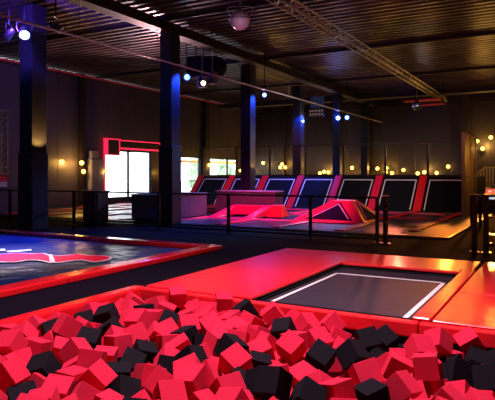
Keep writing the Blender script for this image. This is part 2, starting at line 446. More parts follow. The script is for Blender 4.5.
# kiosk display
t = thing('kiosk_display', 'small lit display with red upper half, behind the gate rail', 'display', (-1.3, 16, 0))
B((-1.85, 15.97, .90), (-.95, 16.15, 1.24)).build('housing', 'black_metal', t, bevel=.01)
B((-1.80, 15.96, 1.08), (-1.0, 15.975, 1.21)).build('upper_screen', 'screen_red', t)
B((-1.80, 15.96, .94), (-1.0, 15.975, 1.06)).build('lower_screen', 'screen_white', t)
m = MB(); m.box((-1.5, 16.0, 0), (-1.3, 16.12, .9)); m.box((-1.75, 15.85, 0), (-1.05, 16.3, .02)); m.build('stand', 'black_metal', t)
m = MB()
for k, x in enumerate((-1.74, -1.60, -1.46, -1.32, -1.18)): m.box((x, 15.953, 1.12+.02*(k % 2)), (x+.08, 15.962, 1.17+.02*(k % 2)))
m.build('screen_text', 'screen_white', t)

# ------------------------------------------------------------------ jumping court beyond the rail
CX1 = -2.5
def court():
    t = thing('court_deck', 'low dark deck under the court trampolines', 'deck', (-11, 19, 0))
    B((XL+.5, 14.5, .001), (CX1, 23.95, .02)).build('deck', 'concrete', t)
    m = MB(); m.box((XL+.5, 14.42, .001), (CX1+.06, 14.5, .05)); m.box((CX1, 14.5, .001), (CX1+.06, 23.95, .05))
    m.build('edge_strip', 'truss_metal', t)['label'] = 'brass edge strip'
court()
FOOT = [(-12.95, -11.4, 14.7, 17.5), (-12.2, -9.4, 18.95, 19.75), (-11.5, -10.9, 19.75, 20.3)]
def clear(x0, x1, y0, y1): return not any(x0 < f[1] and x1 > f[0] and y0 < f[3] and y1 > f[2] for f in FOOT)
SX = [-5.38-1.95*k for k in range(8)]          # pad strips between the trampolines
YS = [15.0, 17.0, 20.0, 22.6]
row_name = ['front', 'second', 'third', 'back']
# beds
ys = [(14.75, 16.85), (17.15, 19.85), (20.15, 22.45), (22.75, 23.85)]
ordn = ['first', 'second', 'third', 'fourth', 'fifth', 'sixth', 'seventh', 'eighth']
G = 'court trampolines in a grid beyond the guard rail'
proto = None
for k in range(9):
    xa = (SX[k]+.17) if k < 8 else XL+.3
    xb = (SX[k-1]-.17) if k > 0 else -3.75
    if k == 8: xb = SX[7]-.17
    if xb-xa < .5: continue
    for r, (ya, yb) in enumerate(ys):
        if k in (1,) and r == 1: continue        # the ramp stands there
        if not clear(xa, xb, ya, yb): continue
        t = thing('court_trampoline', 'dark court trampoline, %s column from the right, %s row' % (['first', 'second', 'third', 'fourth', 'fifth', 'sixth', 'seventh', 'eighth', 'ninth'][k], row_name[r]),
                  'trampoline', ((xa+xb)/2, (ya+yb)/2, .02), G)
        B((xa, ya, .021), (xb, yb, .03)).build('jumping_bed', 'court_bed', t)
        m = MB(); i = .12; q = .03
        m.box((xa+i, ya+i, .03), (xa+i+q, yb-i, .034)); m.box((xb-i-q, ya+i, .03), (xb-i, yb-i, .034))
        m.box((xa+i, ya+i, .03), (xb-i, ya+i+q, .034)); m.box((xa+i, yb-i-q, .03), (xb-i, yb-i, .034))
        m.build('boundary_line', 'line_court', t)
G = 'pink-red pad strips between the court trampolines'
for k, x in enumerate(SX):
    for r, (ya, yb) in enumerate(((14.7, 17.12), (17.13, 20.12), (20.13, 23.9))):
        if k in (0, 1) and r == 1: yb_ = yb
        if k == 1 and r == 1: continue
        if k == 0 and r == 1: ya = 19.55
        if not clear(x-.16, x+.16, ya, yb):
            if r == 2: yb = 22.2
            else: continue
        o = B((x-.16, ya, .021), (x+.16, yb, .075)).build('floor_pad', 'vinyl_pink' if 0 < k < 5 else 'vinyl_red', bevel=.02)
        tag(o, 'lengthwise red pad strip of the court, %s line from the right, %s stretch' % (ordn[k], ['front', 'middle', 'rear'][r]), 'pad', G)
o = B((-3.75, 15.7, .021), (-3.5, 23.9, .06)).build('floor_pad', 'vinyl_red', bevel=.02)
tag(o, 'slim red pad strip alone at the right end of the court', 'pad', G)
for k in range(9):
    xa = (SX[k]+.165) if k < 8 else XL+.3
    xb = (SX[k-1]-.165) if k > 0 else -4.0
    if xb-xa < .5: continue
    for r, y in enumerate((17.0, 20.0, 22.6)):
        if r == 0 and k <= 1: continue
        if not clear(xa, xb, y-.13, y+.13): continue
        o = B((xa, y-.13, .021), (xb, y+.13, .07)).build('cross_pad', 'vinyl_pink' if 0 < k < 5 else 'vinyl_red', bevel=.02)
        tag(o, 'short red cross pad of the court, %s column from the right, %s row' % (['first', 'second', 'third', 'fourth', 'fifth', 'sixth', 'seventh', 'eighth', 'ninth'][k], ['front', 'middle', 'back'][r]), 'pad', G)

# inclined trampolines leaning on the platform
YA, YT, ZT = 23.95, 25.4, 1.5
def on(x, u, h):
    """point on the slope: u 0..1 up, h out of the surface"""
    L = math.hypot(YT-YA, ZT); ny, nz = -ZT/L, (YT-YA)/L
    return Vector((x, YA+(YT-YA)*u+ny*h, ZT*u+nz*h))
def sl(m, x0, x1, u0, u1, h0, h1):
    return m.hexa([on(x0, u0, h0), on(x1, u0, h0), on(x1, u1, h0), on(x0, u1, h0)], [on(x0, u0, h1), on(x1, u0, h1), on(x1, u1, h1), on(x0, u1, h1)])
G = 'inclined trampolines in front of the back platform'
edges = [-3.45]+SX[:7]
for k in range(7):
    xb = edges[k]-(.17 if k else 0); xa = edges[k+1]+.17
    t = thing('inclined_trampoline', 'black inclined trampoline leaning up to the platform, %s from the right' % ordn[k], 'trampoline', ((xa+xb)/2, YA, 0), G)
    sl(MB(), xa, xb, .02, .98, -.05, .0).build('jumping_bed', 'incline_bed', t)
    m = MB(); i = .10; w_ = .045
    for a0, a1, u0, u1 in ((xa+i, xa+i+w_, .06, .90), (xb-i-w_, xb-i, .06, .90), (xa+i, xb-i, .875, .90)): sl(m, a0, a1, u0, u1, .001, .006)
    m.build('boundary_line', 'line_white', t)
G = 'red pads between the inclined trampolines'
for k, x in enumerate(SX[:7]):
    o = sl(MB(), x-.165, x+.165, .0, 1.0, -.05, .06).build('incline_pad', 'vinyl_pink' if k in (1, 2) else 'vinyl_face', bevel=.02)
    tag(o, 'red pad sloping up between two inclined trampolines, %s from the right' % ordn[k], 'pad', G)
t = thing('platform', 'black platform behind the inclined trampolines', 'platform', (-11, 30, 0))
MB().box((-17.3, 25.45, 0), (-3.35, 29.6, 1.5)).box((-17.3, 29.6, 0), (-4.95, YB-.35, 1.5)).build('deck', 'black_board', t)
B((-17.3, 25.42, 1.44), (-3.35, 25.5, 1.56)).build('kerb', 'black_metal', t)
# net frame on the platform edge
t = thing('net_frame', 'tall thin black frame standing on the platform edge behind the inclines', 'frame', (-11, 25.75, 1.5))
m = MB(); m.bar((-17.2, 25.75, 3.0), (-3.4, 25.75, 3.0), .06, .07); m.build('top_bar', 'black_metal', t)
for x in (-17.15, -15.12, -13.14, -11.13, -9.17, -7.18, -5.29, -3.6):
    m = MB(); m.box((x-.045, 25.70, 1.502), (x+.045, 25.80, 3.0)); m.build('post', 'black_metal', t)

# pyramid ramp
t = thing('pyramid_ramp', 'pink and red pyramid ramp with triangular trampoline faces', 'ramp', (-6.7, 18.2, .03))
b0 = [(-8.0, 17.2, .03), (-5.45, 17.2, .03), (-5.45, 19.5, .03), (-8.0, 19.5, .03)]
tz = .72
t0 = [(-6.8, 17.95, tz), (-6.15, 17.95, tz), (-6.15, 18.6, tz), (-6.8, 18.6, tz)]
MB().hexa(b0, t0).build('body', 'vinyl_pink', t, bevel=.015)
def tri(face, m, s0, lift, cut=None):
    a, b, c_, d = [Vector(p) for p in face]       # a b bottom, c d top
    n = (b-a).cross(d-a).normalized()
    if n.z < 0: n = -n
    A = a.lerp(b, .15).lerp(d.lerp(c_, .15), .12); Bq = a.lerp(b, .85).lerp(d.lerp(c_, .85), .12); C = ((a+b)/2).lerp((c_+d)/2, .92)
    cen = (A+Bq+C)/3
    P3 = [cen+(p-cen)*s0+n*lift for p in (A, Bq, C)]
    lo = [p-n*.01 for p in P3]
    return m._add(lo+P3, [(0, 2, 1), (3, 4, 5), (0, 1, 4, 3), (1, 2, 5, 4), (2, 0, 3, 5)])
for face in ([b0[0], b0[1], t0[1], t0[0]], [b0[1], b0[2], t0[2], t0[1]], [b0[2], b0[3], t0[3], t0[2]], [b0[3], b0[0], t0[0], t0[3]]):
    p = tri(face, MB(), 1.0, .012).build('triangle_bed', 'ramp_bed', t)
    a = MB()
    f0 = tri(face, MB(), .86, .016); f1 = tri(face, MB(), .76, .016)
    A3 = f0.v[3:]; B3 = f1.v[3:]
    for i in (1, 2):      # two sloping sides of the outline
        j = (i+1) % 3
        up = Vector((0, 0, .004))
        a.hexa([A3[i], A3[j], B3[j], B3[i]], [A3[i]+up, A3[j]+up, B3[j]+up, B3[i]+up])
    a.build('triangle_outline', 'line_white', p)
# pink raised frame and wedge
t = thing('raised_frame', 'low raised pink padded frame between the long grey counter and the wedge', 'ramp', (-10.0, 18.0, .03))
m = MB()
m.hexa([(-11.1, 18.36, .08), (-9.0, 18.36, .08), (-9.0, 18.85, .08), (-11.1, 18.85, .08)], [(-11.0, 18.42, .43), (-9.08, 18.42, .43), (-9.08, 18.8, .43), (-11.0, 18.8, .43)])
m.build('cross_bar', 'vinyl_pink', t, bevel=.03)
for x in (-10.9, -9.5):
    MB().hexa([(x-.18, 16.9, .08), (x+.18, 16.9, .08), (x+.18, 18.35, .08), (x-.18, 18.35, .08)], [(x-.14, 17.0, .11), (x+.14, 17.0, .11), (x+.14, 18.35, .40), (x-.14, 18.35, .40)]).build('side_bar', 'vinyl_pink', t, bevel=.02)
m = MB().hexa([(-9.20, 17.75, .075), (-8.55, 17.75, .075), (-8.55, 18.3, .075), (-9.20, 18.3, .075)], [(-9.04, 17.88, .50), (-8.69, 17.88, .50), (-8.69, 18.2, .50), (-9.04, 18.2, .50)])
tag(m.build('wedge_block', 'vinyl_red', bevel=.025), 'small dark red foam block with sloping sides on the court', 'block')

# counters
def counter(x0, x1, y0, y1, z, lab, tile):
    t = thing('counter', lab, 'counter', ((x0+x1)/2, (y0+y1)/2, .02))
    B((x0, y0, .10), (x1, y1, z-.05)).build('body', 'counter', t, bevel=.01)
    B((x0-.03, y0-.03, z-.05), (x1+.03, y1+.03, z)).build('top', 'counter_top' if tile else 'counter', t, bevel=.01)
    B((x0+.06, y0+.06, .021), (x1-.06, y1-.06, .10)).build('plinth', 'black_metal', t)
counter(-12.87, -11.48, 14.85, 17.4, .92, 'boxy brown-grey counter beside the second column', False)
counter(-12.1, -9.48, 19.02, 19.70, .95, 'long dark grey counter with pale top edge, in front of the inclines', True)
t = thing('cabinet', 'narrow dark cabinet just beyond the rail, left of the bright window', 'cabinet', (-13.5, 13.8, 0))
B((-13.86, 13.6, .06), (-13.20, 14.1, 1.02)).build('body', 'counter', t, bevel=.01)
B((-13.89, 13.57, 1.02), (-13.17, 14.13, 1.06)).build('top', 'counter_top', t)
B((-13.82, 13.63, 0), (-13.24, 14.07, .06)).build('plinth', 'black_metal', t)
m = MB(); m.box((-13.84, 13.585, .12), (-13.54, 13.60, .99)); m.build('door', 'counter', t); 
m = MB(); m.box((-13.52, 13.585, .12), (-13.22, 13.60, .99)); m.build('door', 'counter', t)

# partition panels at the right end of the inclines
t = thing('partition', 'tall pair of brown panels in thin pale frames at the right end of the inclines', 'partition', (-3.2, 23.2, 0))
for a, b, z in ((21.65, 23.2, 3.06), (23.6, 24.7, 3.04)):
    p = B((-3.22, a, .025), (-3.16, b, z)).build('panel', 'board_brown', t)
    m = MB(); m.box((-3.25, a-.04, .025), (-3.13, a, z+.04)); m.box((-3.25, b, .025), (-3.13, b+.04, z+.04)); m.box((-3.25, a, z), (-3.13, b, z+.04)); m.box((-3.25, a, 1.5), (-3.13, b, 1.54))
    m.build('panel_frame', 'truss_metal', p)

# stairs with slatted balustrade, far right
t = thing('staircase', 'wooden slatted staircase balustrade rising at the far right', 'stairs', (-3.2, 30, 0))
m = MB()
for i in range(6): m.box((-4.7+.25*i, 30.0, 0), (-4.45+.25*i, 31.2, .17*(i+1)))
m.box((-3.2, 30.0, 0), (2.0, 31.2, 1.02)); m.build('steps', 'black_board', t)
m = MB(); m.bar((-4.65, 29.95, .98), (-3.42, 29.95, 1.92), .06, .06); m.bar((-3.44, 29.95, 1.92), (2.0, 29.95, 1.92), .06, .06); m.build('handrail', 'wood_slat', t)
m = MB()
for i in range(42):
    x = -4.6+.14*i
    if x > 1.9: break
    top = .98+(x+4.65)/1.23*.94 if x < -3.42 else 1.92
    bot = max(.02, top-.9)
    m.box((x-.035, 29.93, bot), (x+.035, 29.97, top-.03))
m.build('slat_panel', 'wood_slat', t)

# ------------------------------------------------------------------ left wall fittings
t = thing('window_surround', 'red neon-edged frame around the big bright window', 'frame', (XL+.05, 24, 0))
m = MB(); X0, X1 = XL+.005, XL+.05
m.box((X0, 21.85, .30), (X1, 21.95, 3.45)); m.box((X0, 21.85, 3.38), (X1, 26.5, 3.43)); m.box((X0, 21.95, 2.93), (X1, 26.5, 3.02)); m.box((X0, 26.45, .3), (X1, 26.5, 3.43))
m.build('neon_tube', 'neon', t)
m = MB(); m.box((X0, 22.0, 3.03), (XL+.03, 26.44, 3.37)); m.build('header_board', 'col_dark', t)
t = thing('wall_monitor', 'dark square screen with a red edge at the upper left of the bright window', 'monitor', (XL+.2, 22.5, 2.6))
B((XL+.1, 21.95, 2.62), (XL+.2, 22.8, 3.40)).build('screen', 'col_dark', t)
m = MB(); m.box((XL+.09, 21.88, 2.58), (XL+.22, 21.95, 3.45)); m.box((XL+.09, 22.8, 2.58), (XL+.22, 22.85, 3.45)); m.box((XL+.09, 21.88, 3.40), (XL+.22, 22.85, 3.45)); m.box((XL+.09, 21.88, 2.58), (XL+.22, 22.85, 2.62))
m.build('bezel', 'neon', t)  # glow added to the bezel so its red edge shows
t = thing('wall_cabinet', 'tall pale grey cabinet against the left wall between two warm bulbs', 'cabinet', (XL+.3, 21, 0))
B((XL+.03, 20.55, 0), (XL+.42, 21.45, 2.35)).build('body', 'white_paint', t, bevel=.01)
B((XL+.42, 20.6, .1), (XL+.44, 20.99, 2.3)).build('door', 'white_paint', t)
B((XL+.42, 21.01, .1), (XL+.44, 21.4, 2.3)).build('door', 'white_paint', t)
B((XL+.05, 20.7, 2.36), (XL+.3, 21.2, 2.75)).build('control_box', 'white_paint', t, bevel=.01)
t = thing('wall_truss_frame', 'dark bolted truss frame hanging on the left wall at the picture edge', 'frame', (XL+.2, 14.5, 1.5))
m = MB()
for (a, b) in (((13.2, 1.62), (15.95, 1.62)), ((13.2, 4.25), (15.95, 4.25)), ((15.9, 1.6), (15.9, 4.3)), ((13.2, 1.6), (13.2, 4.3)), ((15.6, 1.6), (15.6, 4.3)), ((13.2, 1.9), (15.9, 1.9)), ((13.2, 3.97), (15.9, 3.97))):
    m.bar((XL+.2, a[0], a[1]), (XL+.2, b[0], b[1]), .06, .06)
for i in range(9):
    z = 1.65+.3*i; m.bar((XL+.2, 15.6, z), (XL+.2, 15.9, z+.28), .03, .03)
    y = 13.25+.3*i
    if y < 15.5: m.bar((XL+.2, y, 3.97), (XL+.2, y+.28, 4.25), .03, .03)
m.box((XL, 14.4, 3.9), (XL+.2, 14.6, 4.1)); m.box((XL, 14.4, 1.7), (XL+.2, 14.6, 1.9))
m.build('truss', 'steel', t)
B((XL+.12, 13.3, 2.0), (XL+.16, 15.55, 3.9)).build('backing_panel', 'black_board', t)
t = thing('wall_board', 'red and cream striped board under the truss frame', 'board', (XL+.05, 14.5, 1))
B((XL+.01, 12, 1.28), (XL+.06, 16.0, 1.55)).build('upper_stripe', 'frame_red', t)
B((XL+.01, 12, 1.05), (XL+.06, 16.0, 1.27)).build('lower_stripe', 'wall_panel_white', t)

# ------------------------------------------------------------------ overhead rigging
t = thing('sprinkler_pipe', 'long pale pipe running diagonally under the ceiling from the left', 'pipe', (-10.3, 18, 4.93))
m = MB(); m.cyl((-10.3, 1, 4.93), (-10.3, YB-.05, 4.93), .028, 10); m.build('pipe', 'pipe', t)
m = MB()
y = 4
while y < 35:
    m.cyl((-10.3, y, 4.95), (-10.3, y, ZC-.01), .006, 5); m.cyl((-10.3, y, 4.88), (-10.3, y, 4.93), .022, 8); y += 3.0
m.build('hanger_rod', 'black_metal', t)
t = thing('cable_pipe', 'conduit high along the left wall, red light painted into its colour', 'pipe', (-19, 18, 6.1))
m = MB(); m.cyl((-19.9, 1, 6.25), (-19.9, YB-.05, 6.25), .045, 8); m.build('pipe', 'frame_red', t)  # red light along the pipe is put into its colour
m = MB()
for y in range(3, 36, 3): m.cyl((-19.9, y, 6.25), (-19.9, y, ZC), .01, 5)
m.build('hanger_rod', 'black_metal', t)
# lattice truss
t = thing('lighting_truss', 'long lattice lighting truss under the ceiling, running to the back wall', 'truss', (-6.1, 20, 5.75))
cx, hw, zt, zb = -6.1, .13, 6.02, 5.78
ch = MB()
for x in (cx-hw, cx+hw):
    for z in (zt, zb): ch.cyl((x, 1, z), (x, 34.2, z), .02, 6)
ch.build('chords', 'truss_metal', t)
m = MB(); y = 1; q = 0
while y < 34:
    y2 = y+.4
    a, b = (cx-hw, cx+hw) if q % 2 else (cx+hw, cx-hw)
    m.cyl((a, y, zb), (b, y2, zb), .011, 5, caps=False); m.cyl((a, y, zt), (b, y2, zt), .011, 5, caps=False)
    za, zc = (zb, zt) if q % 2 else (zt, zb)
    for x in (cx-hw, cx+hw): m.cyl((x, y, za), (x, y2, zc), .011, 5, caps=False)
    y = y2; q += 1
m.build('lacing', 'truss_metal', t)
for y in (4, 9, 14, 19, 24, 29, 33):
    for x in (cx-hw, cx+hw): MB().cyl((x, y, zt), (x, y, ZC), .01, 5).build('hanger', 'black_metal', t)
t = thing('red_gantry', 'flat red lit gantry plate at the far end of the lattice truss', 'panel', (-6.6, 31.5, 5.5))
B((-7.6, 30.6, 5.50), (-5.7, 31.2, 5.56)).build('plate', 'frame_red', t)
B((-7.0, 31.8, 5.38), (-5.7, 32.1, 5.44)).build('plate', 'frame_red', t)
for px_, py_, pz_ in ((-7.5, 30.9, 5.5), (-5.8, 30.9, 5.5), (-5.75, 31.95, 5.4), (-6.9, 31.95, 5.4)): MB().cyl((px_, py_, pz_), (px_, py_, ZC), .012, 5).build('hanger', 'black_metal', t)
# balls
t = thing('globe_lamp', 'large pink-purple globe lamp fixed under the ceiling', 'lamp', (-7.77, 13.42, 5.5))
c0 = (-7.77, 13.42, 5.82)
MB().sphere(c0, .275, 28, 12, -.9999, .10).build('diffuser', 'ball_shell', t, smooth=True)
MB().sphere(c0, .285, 28, 10, .12, .9).build('housing', 'ball_cap', t, smooth=True)
m = MB()
for i in range(28):
    a = 2*PI*i/28; m.cyl((c0[0]+.285*math.cos(a), c0[1]+.285*math.sin(a), c0[2]+.02), (c0[0]+.285*math.cos(a+.24), c0[1]+.285*math.sin(a+.24), c0[2]+.02), .014, 6)
m.build('rim_ring', 'steel', t)
m = MB(); m.cyl((c0[0], c0[1], 6.05), (c0[0], c0[1], ZC), .04, 8)
for s_ in (-1, 1): m.tube([(c0[0]+s_*.27, c0[1]+s_*.12, 5.95), (c0[0]+s_*.33, c0[1]+s_*.15, 6.15), (c0[0]+s_*.2, c0[1]+s_*.1, 6.2), (c0[0], c0[1], 6.2)], .018, 6)
m.build('bracket', 'steel', t)
t = thing('mirror_ball', 'mirror ball hanging near the far end of the lattice truss', 'mirror ball', (-6.72, 30.78, 4.9))
MB().sphere((-6.72, 30.0, 5.17), .25, 22, 14, -.995, .995).build('ball', 'mirror', t)
MB().cyl((-6.72, 30.0, 5.41), (-6.72, 30.0, ZC), .02, 6).build('rod', 'steel', t)
MB().cyl((-6.72, 30.0, 5.40), (-6.72, 30.0, 5.5), .07, 10).build('motor', 'black_metal', t)

def par(x, y, z, aim, lens, lab, r=.11, hang_to=ZC):
    """stage lamp : can, yoke, lens; aim = direction"""
    t = thing('spotlight', lab, 'spotlight', (x, y, z), 'stage spotlights')
    d = Vector(aim).normalized(); c0 = Vector((x, y, z))
    m = MB(); m.cyl(c0-d*.28, c0, r*.8, 14, r, caps=False); m.cyl(c0-d*.36, c0-d*.28, r*.5, 14, r*.8); m.cyl(c0-d*.29, c0-d*.28, r*.8, 14); m.build('can', 'black_metal', t)
    le = MB().cyl(c0-d*.03, c0-d*.012, r*.85, 16).build('lens', lens, t)  # outer zone glows as a halo ring around the bright core
    if lens != 'black_metal': MB().cyl(c0-d*.012, c0-d*.006, r*.42, 14).build('lamp_core', 'lens_core', le)
    s_ = d.cross(Vector((0, 0, 1))).normalized(); p = c0-d*.18
    m = MB(); m.tube([p+s_*r, p+s_*(r+.04)+Vector((0, 0, .1)), p+s_*(r+.04)+Vector((0, 0, .25)), p-s_*(r+.04)+Vector((0, 0, .25)), p-s_*(r+.04)+Vector((0, 0, .1)), p-s_*r], .012, 6)
    m.cyl(p+Vector((0, 0, .25)), (p.x, p.y, hang_to), .02, 8)
    m.build('yoke', 'black_metal', t)
    return t
CAMP = Vector((0, 0, 1.6))
par(-12.3, 10.02, 5.22, (.65, -.5, -.75), 'lens_halo_white', 'brightest blue-white spotlight, in front of the widest column at top left', .15)
par(-12.75, 9.75, 5.12, (-.6, -.3, -.7), 'black_metal', 'unlit spotlight left of the brightest blue-white one', .12)
par(-11.35, 10.4, 5.3, (.7, .4, -.5), 'black_metal', 'unlit spotlight right of the widest column', .13)
par(-11.3, 15.9, 4.92, (.7, -.75, -.35), 'lens_halo_blue', 'blue spotlight at the second column, under the black speaker drum', .12)
par(-11.1, 16.6, 4.8, (.6, -.9, -.3), 'lens_warm', 'warm white spotlight beside the blue one at the second column', .10)
par(-10.45, 20.0, 4.75, (.4, -.9, -.3), 'lens_halo_blue', 'single blue spotlight right of the middle column', .10)
par(-10.62, 24.2, 4.06, (.3, -.9, -.2), 'lens_halo_blue', 'small blue spotlight on the fourth column', .07, hang_to=4.5)
par(-10.56, 28.7, 4.59, (.3, -.9, -.25), 'lens_halo_white', 'left one of the bright blue pair in front of the fifth column', .13)
par(-10.06, 28.7, 4.59, (.3, -.9, -.25), 'lens_halo_blue', 'right one of the bright blue pair in front of the fifth column', .13)
# speaker cluster at column two
t = thing('speaker_drum', 'large black drum-shaped housing under the ceiling, right of the second column', 'speaker', (-11.6, 17.6, 5.0))
m = MB(); m.cyl((-12.35, 17.5, 5.60), (-11.35, 17.9, 5.60), .42, 24); m.sphere((-11.38, 17.89, 5.60), .40, 20, 10, -.99, .99); m.build('drum', 'black_matte', t, smooth=False)
for x, y in ((-12.1, 17.6), (-11.5, 17.84)): MB().cyl((x, y, 6.0), (x, y, ZC), .02, 6).build('hanger', 'black_metal', t)
def spk(x, y, z, m_, lab):
    t = thing('loudspeaker', lab, 'speaker', (x, y, z), 'small loudspeakers under the drum')
    B((x-.16, y-.12, z), (x+.16, y+.12, z+.42)).build('cabinet', m_, t, bevel=.01)
    for k in (0, 1):
        MB().cyl((x+.02, y-.125, z+.12+.19*k), (x+.02, y-.14, z+.12+.19*k), .07, 14).build('cone', 'black_metal', t)
    MB().cyl((x, y, z+.42), (x, y, ZC if x < -11.2 else 6.0), .015, 6).build('bracket', 'steel', t)
spk(-11.42, 17.0, 4.72, 'white_paint', 'small pale loudspeaker with two cones, blue lit, under the drum')
spk(-10.92, 16.9, 4.80, 'board_brown', 'small brownish loudspeaker with two cones at the right end of the drum')
# led panels
t = thing('led_panel', 'pale grid of small lamps hanging before the back wall', 'lamp', (-11.4, 27.6, 4.6))
B((-11.75, 27.58, 4.62), (-10.95, 27.7, 5.02)).build('housing', 'black_metal', t)
for i in range(5):
    for j in range(2):
        MB().cyl((-11.67+.16*i, 27.575, 4.73+.18*j), (-11.67+.16*i, 27.55, 4.73+.18*j), .06, 10).build('lamp_cell', 'white_paint', t)
for x in (-11.6, -11.1): MB().cyl((x, 27.64, 5.02), (x, 27.64, ZC), .015, 6).build('hanger', 'black_metal', t)
t = thing('ceiling_banner', 'small blue banner hanging between the last columns', 'banner', (-11.6, 28.6, 5.2))
B((-12.1, 28.6, 5.22), (-11.35, 28.63, 5.8)).build('cloth', 'banner_blue', t)
m = MB(); m.cyl((-12.05, 28.61, 5.8), (-12.05, 28.61, ZC), .01, 5); m.cyl((-11.4, 28.61, 5.8), (-11.4, 28.61, ZC), .01, 5); m.build('cord', 'black_metal', t)

# ------------------------------------------------------------------ string lights
def string(name_lab, pts, loc, col='bulb'):
    t = thing('string_lights', name_lab, 'string lights', loc)
    m = MB()
    for a, b in zip(pts[:-1], pts[1:]):
        a = Vector(a)+Vector((0, 0, .14)); b = Vector(b)+Vector((0, 0, .14)); n = 6
        q = [a.lerp(b, i/n)-Vector((0, 0, min(.12, (b-a).length*.06)*4*(i/n)*(1-i/n))) for i in range(n+1)]
        m.tube(q, .008, 4)
    m.build('cable', 'black_metal', t)
    for p in pts:
        bl = MB().sphere(p, .105, 12, 8, -.99, .99).build('bulb', 'bulb', t, smooth=True)  # radius enlarged so the shape takes in the bulb's glow
        MB().cyl((p[0], p[1], p[2]+.09), (p[0], p[1], p[2]+.15), .022, 8).build('socket', 'black_metal', bl)
        lamp(p, (1, .50, .10), 0, .06) if False else None
    return t
YBUL = 35.75
bb = [(-19.72, 1.82), (-18.78, 2.39), (-17.43, 2.06), (-17.28, 2.28), (-17.03, 2.06), (-14.44, 1.66), (-14.14, 1.75), (-13.83, 1.71), (-13.0, 1.77), (-12.18, 2.01), (-11.16, 1.66), (-10.49, 1.95), (-9.95, 1.72), (-9.9, 1.98), (-9.54, 1.66), (-8.83, 1.85), (-7.95, 1.64), (-7.55, 1.71), (-6.81, 1.66), (-6.14, 2.05)]
string('string of warm bulbs along the back wall above the platform', [(x, YBUL, z) for x, z in bb], (-12, YBUL, 1.7))
string('string of warm bulbs along the left wall, around the windows', [(XL+.32, y, z) for y, z in ((18.77, 2.16), (20.02, 2.14), (20.14, 1.72), (21.76, 1.77), (26.4, 1.68))], (XL+.3, 22, 1.7))
string('warm bulbs between the two rear windows and the corner', [(XL+.36, y, z) for y, z in ((31.3, 2.2), (35.4, 1.85))], (XL+.3, 33, 1.8))
string('three warm bulbs high on the back wall at the far right', [(x, YBUL, z) for x, z in ((-4.5, 3.54), (-4.2, 3.09), (-3.76, 3.74), (-2.2, 4.1))], (-4.1, YBUL, 3))

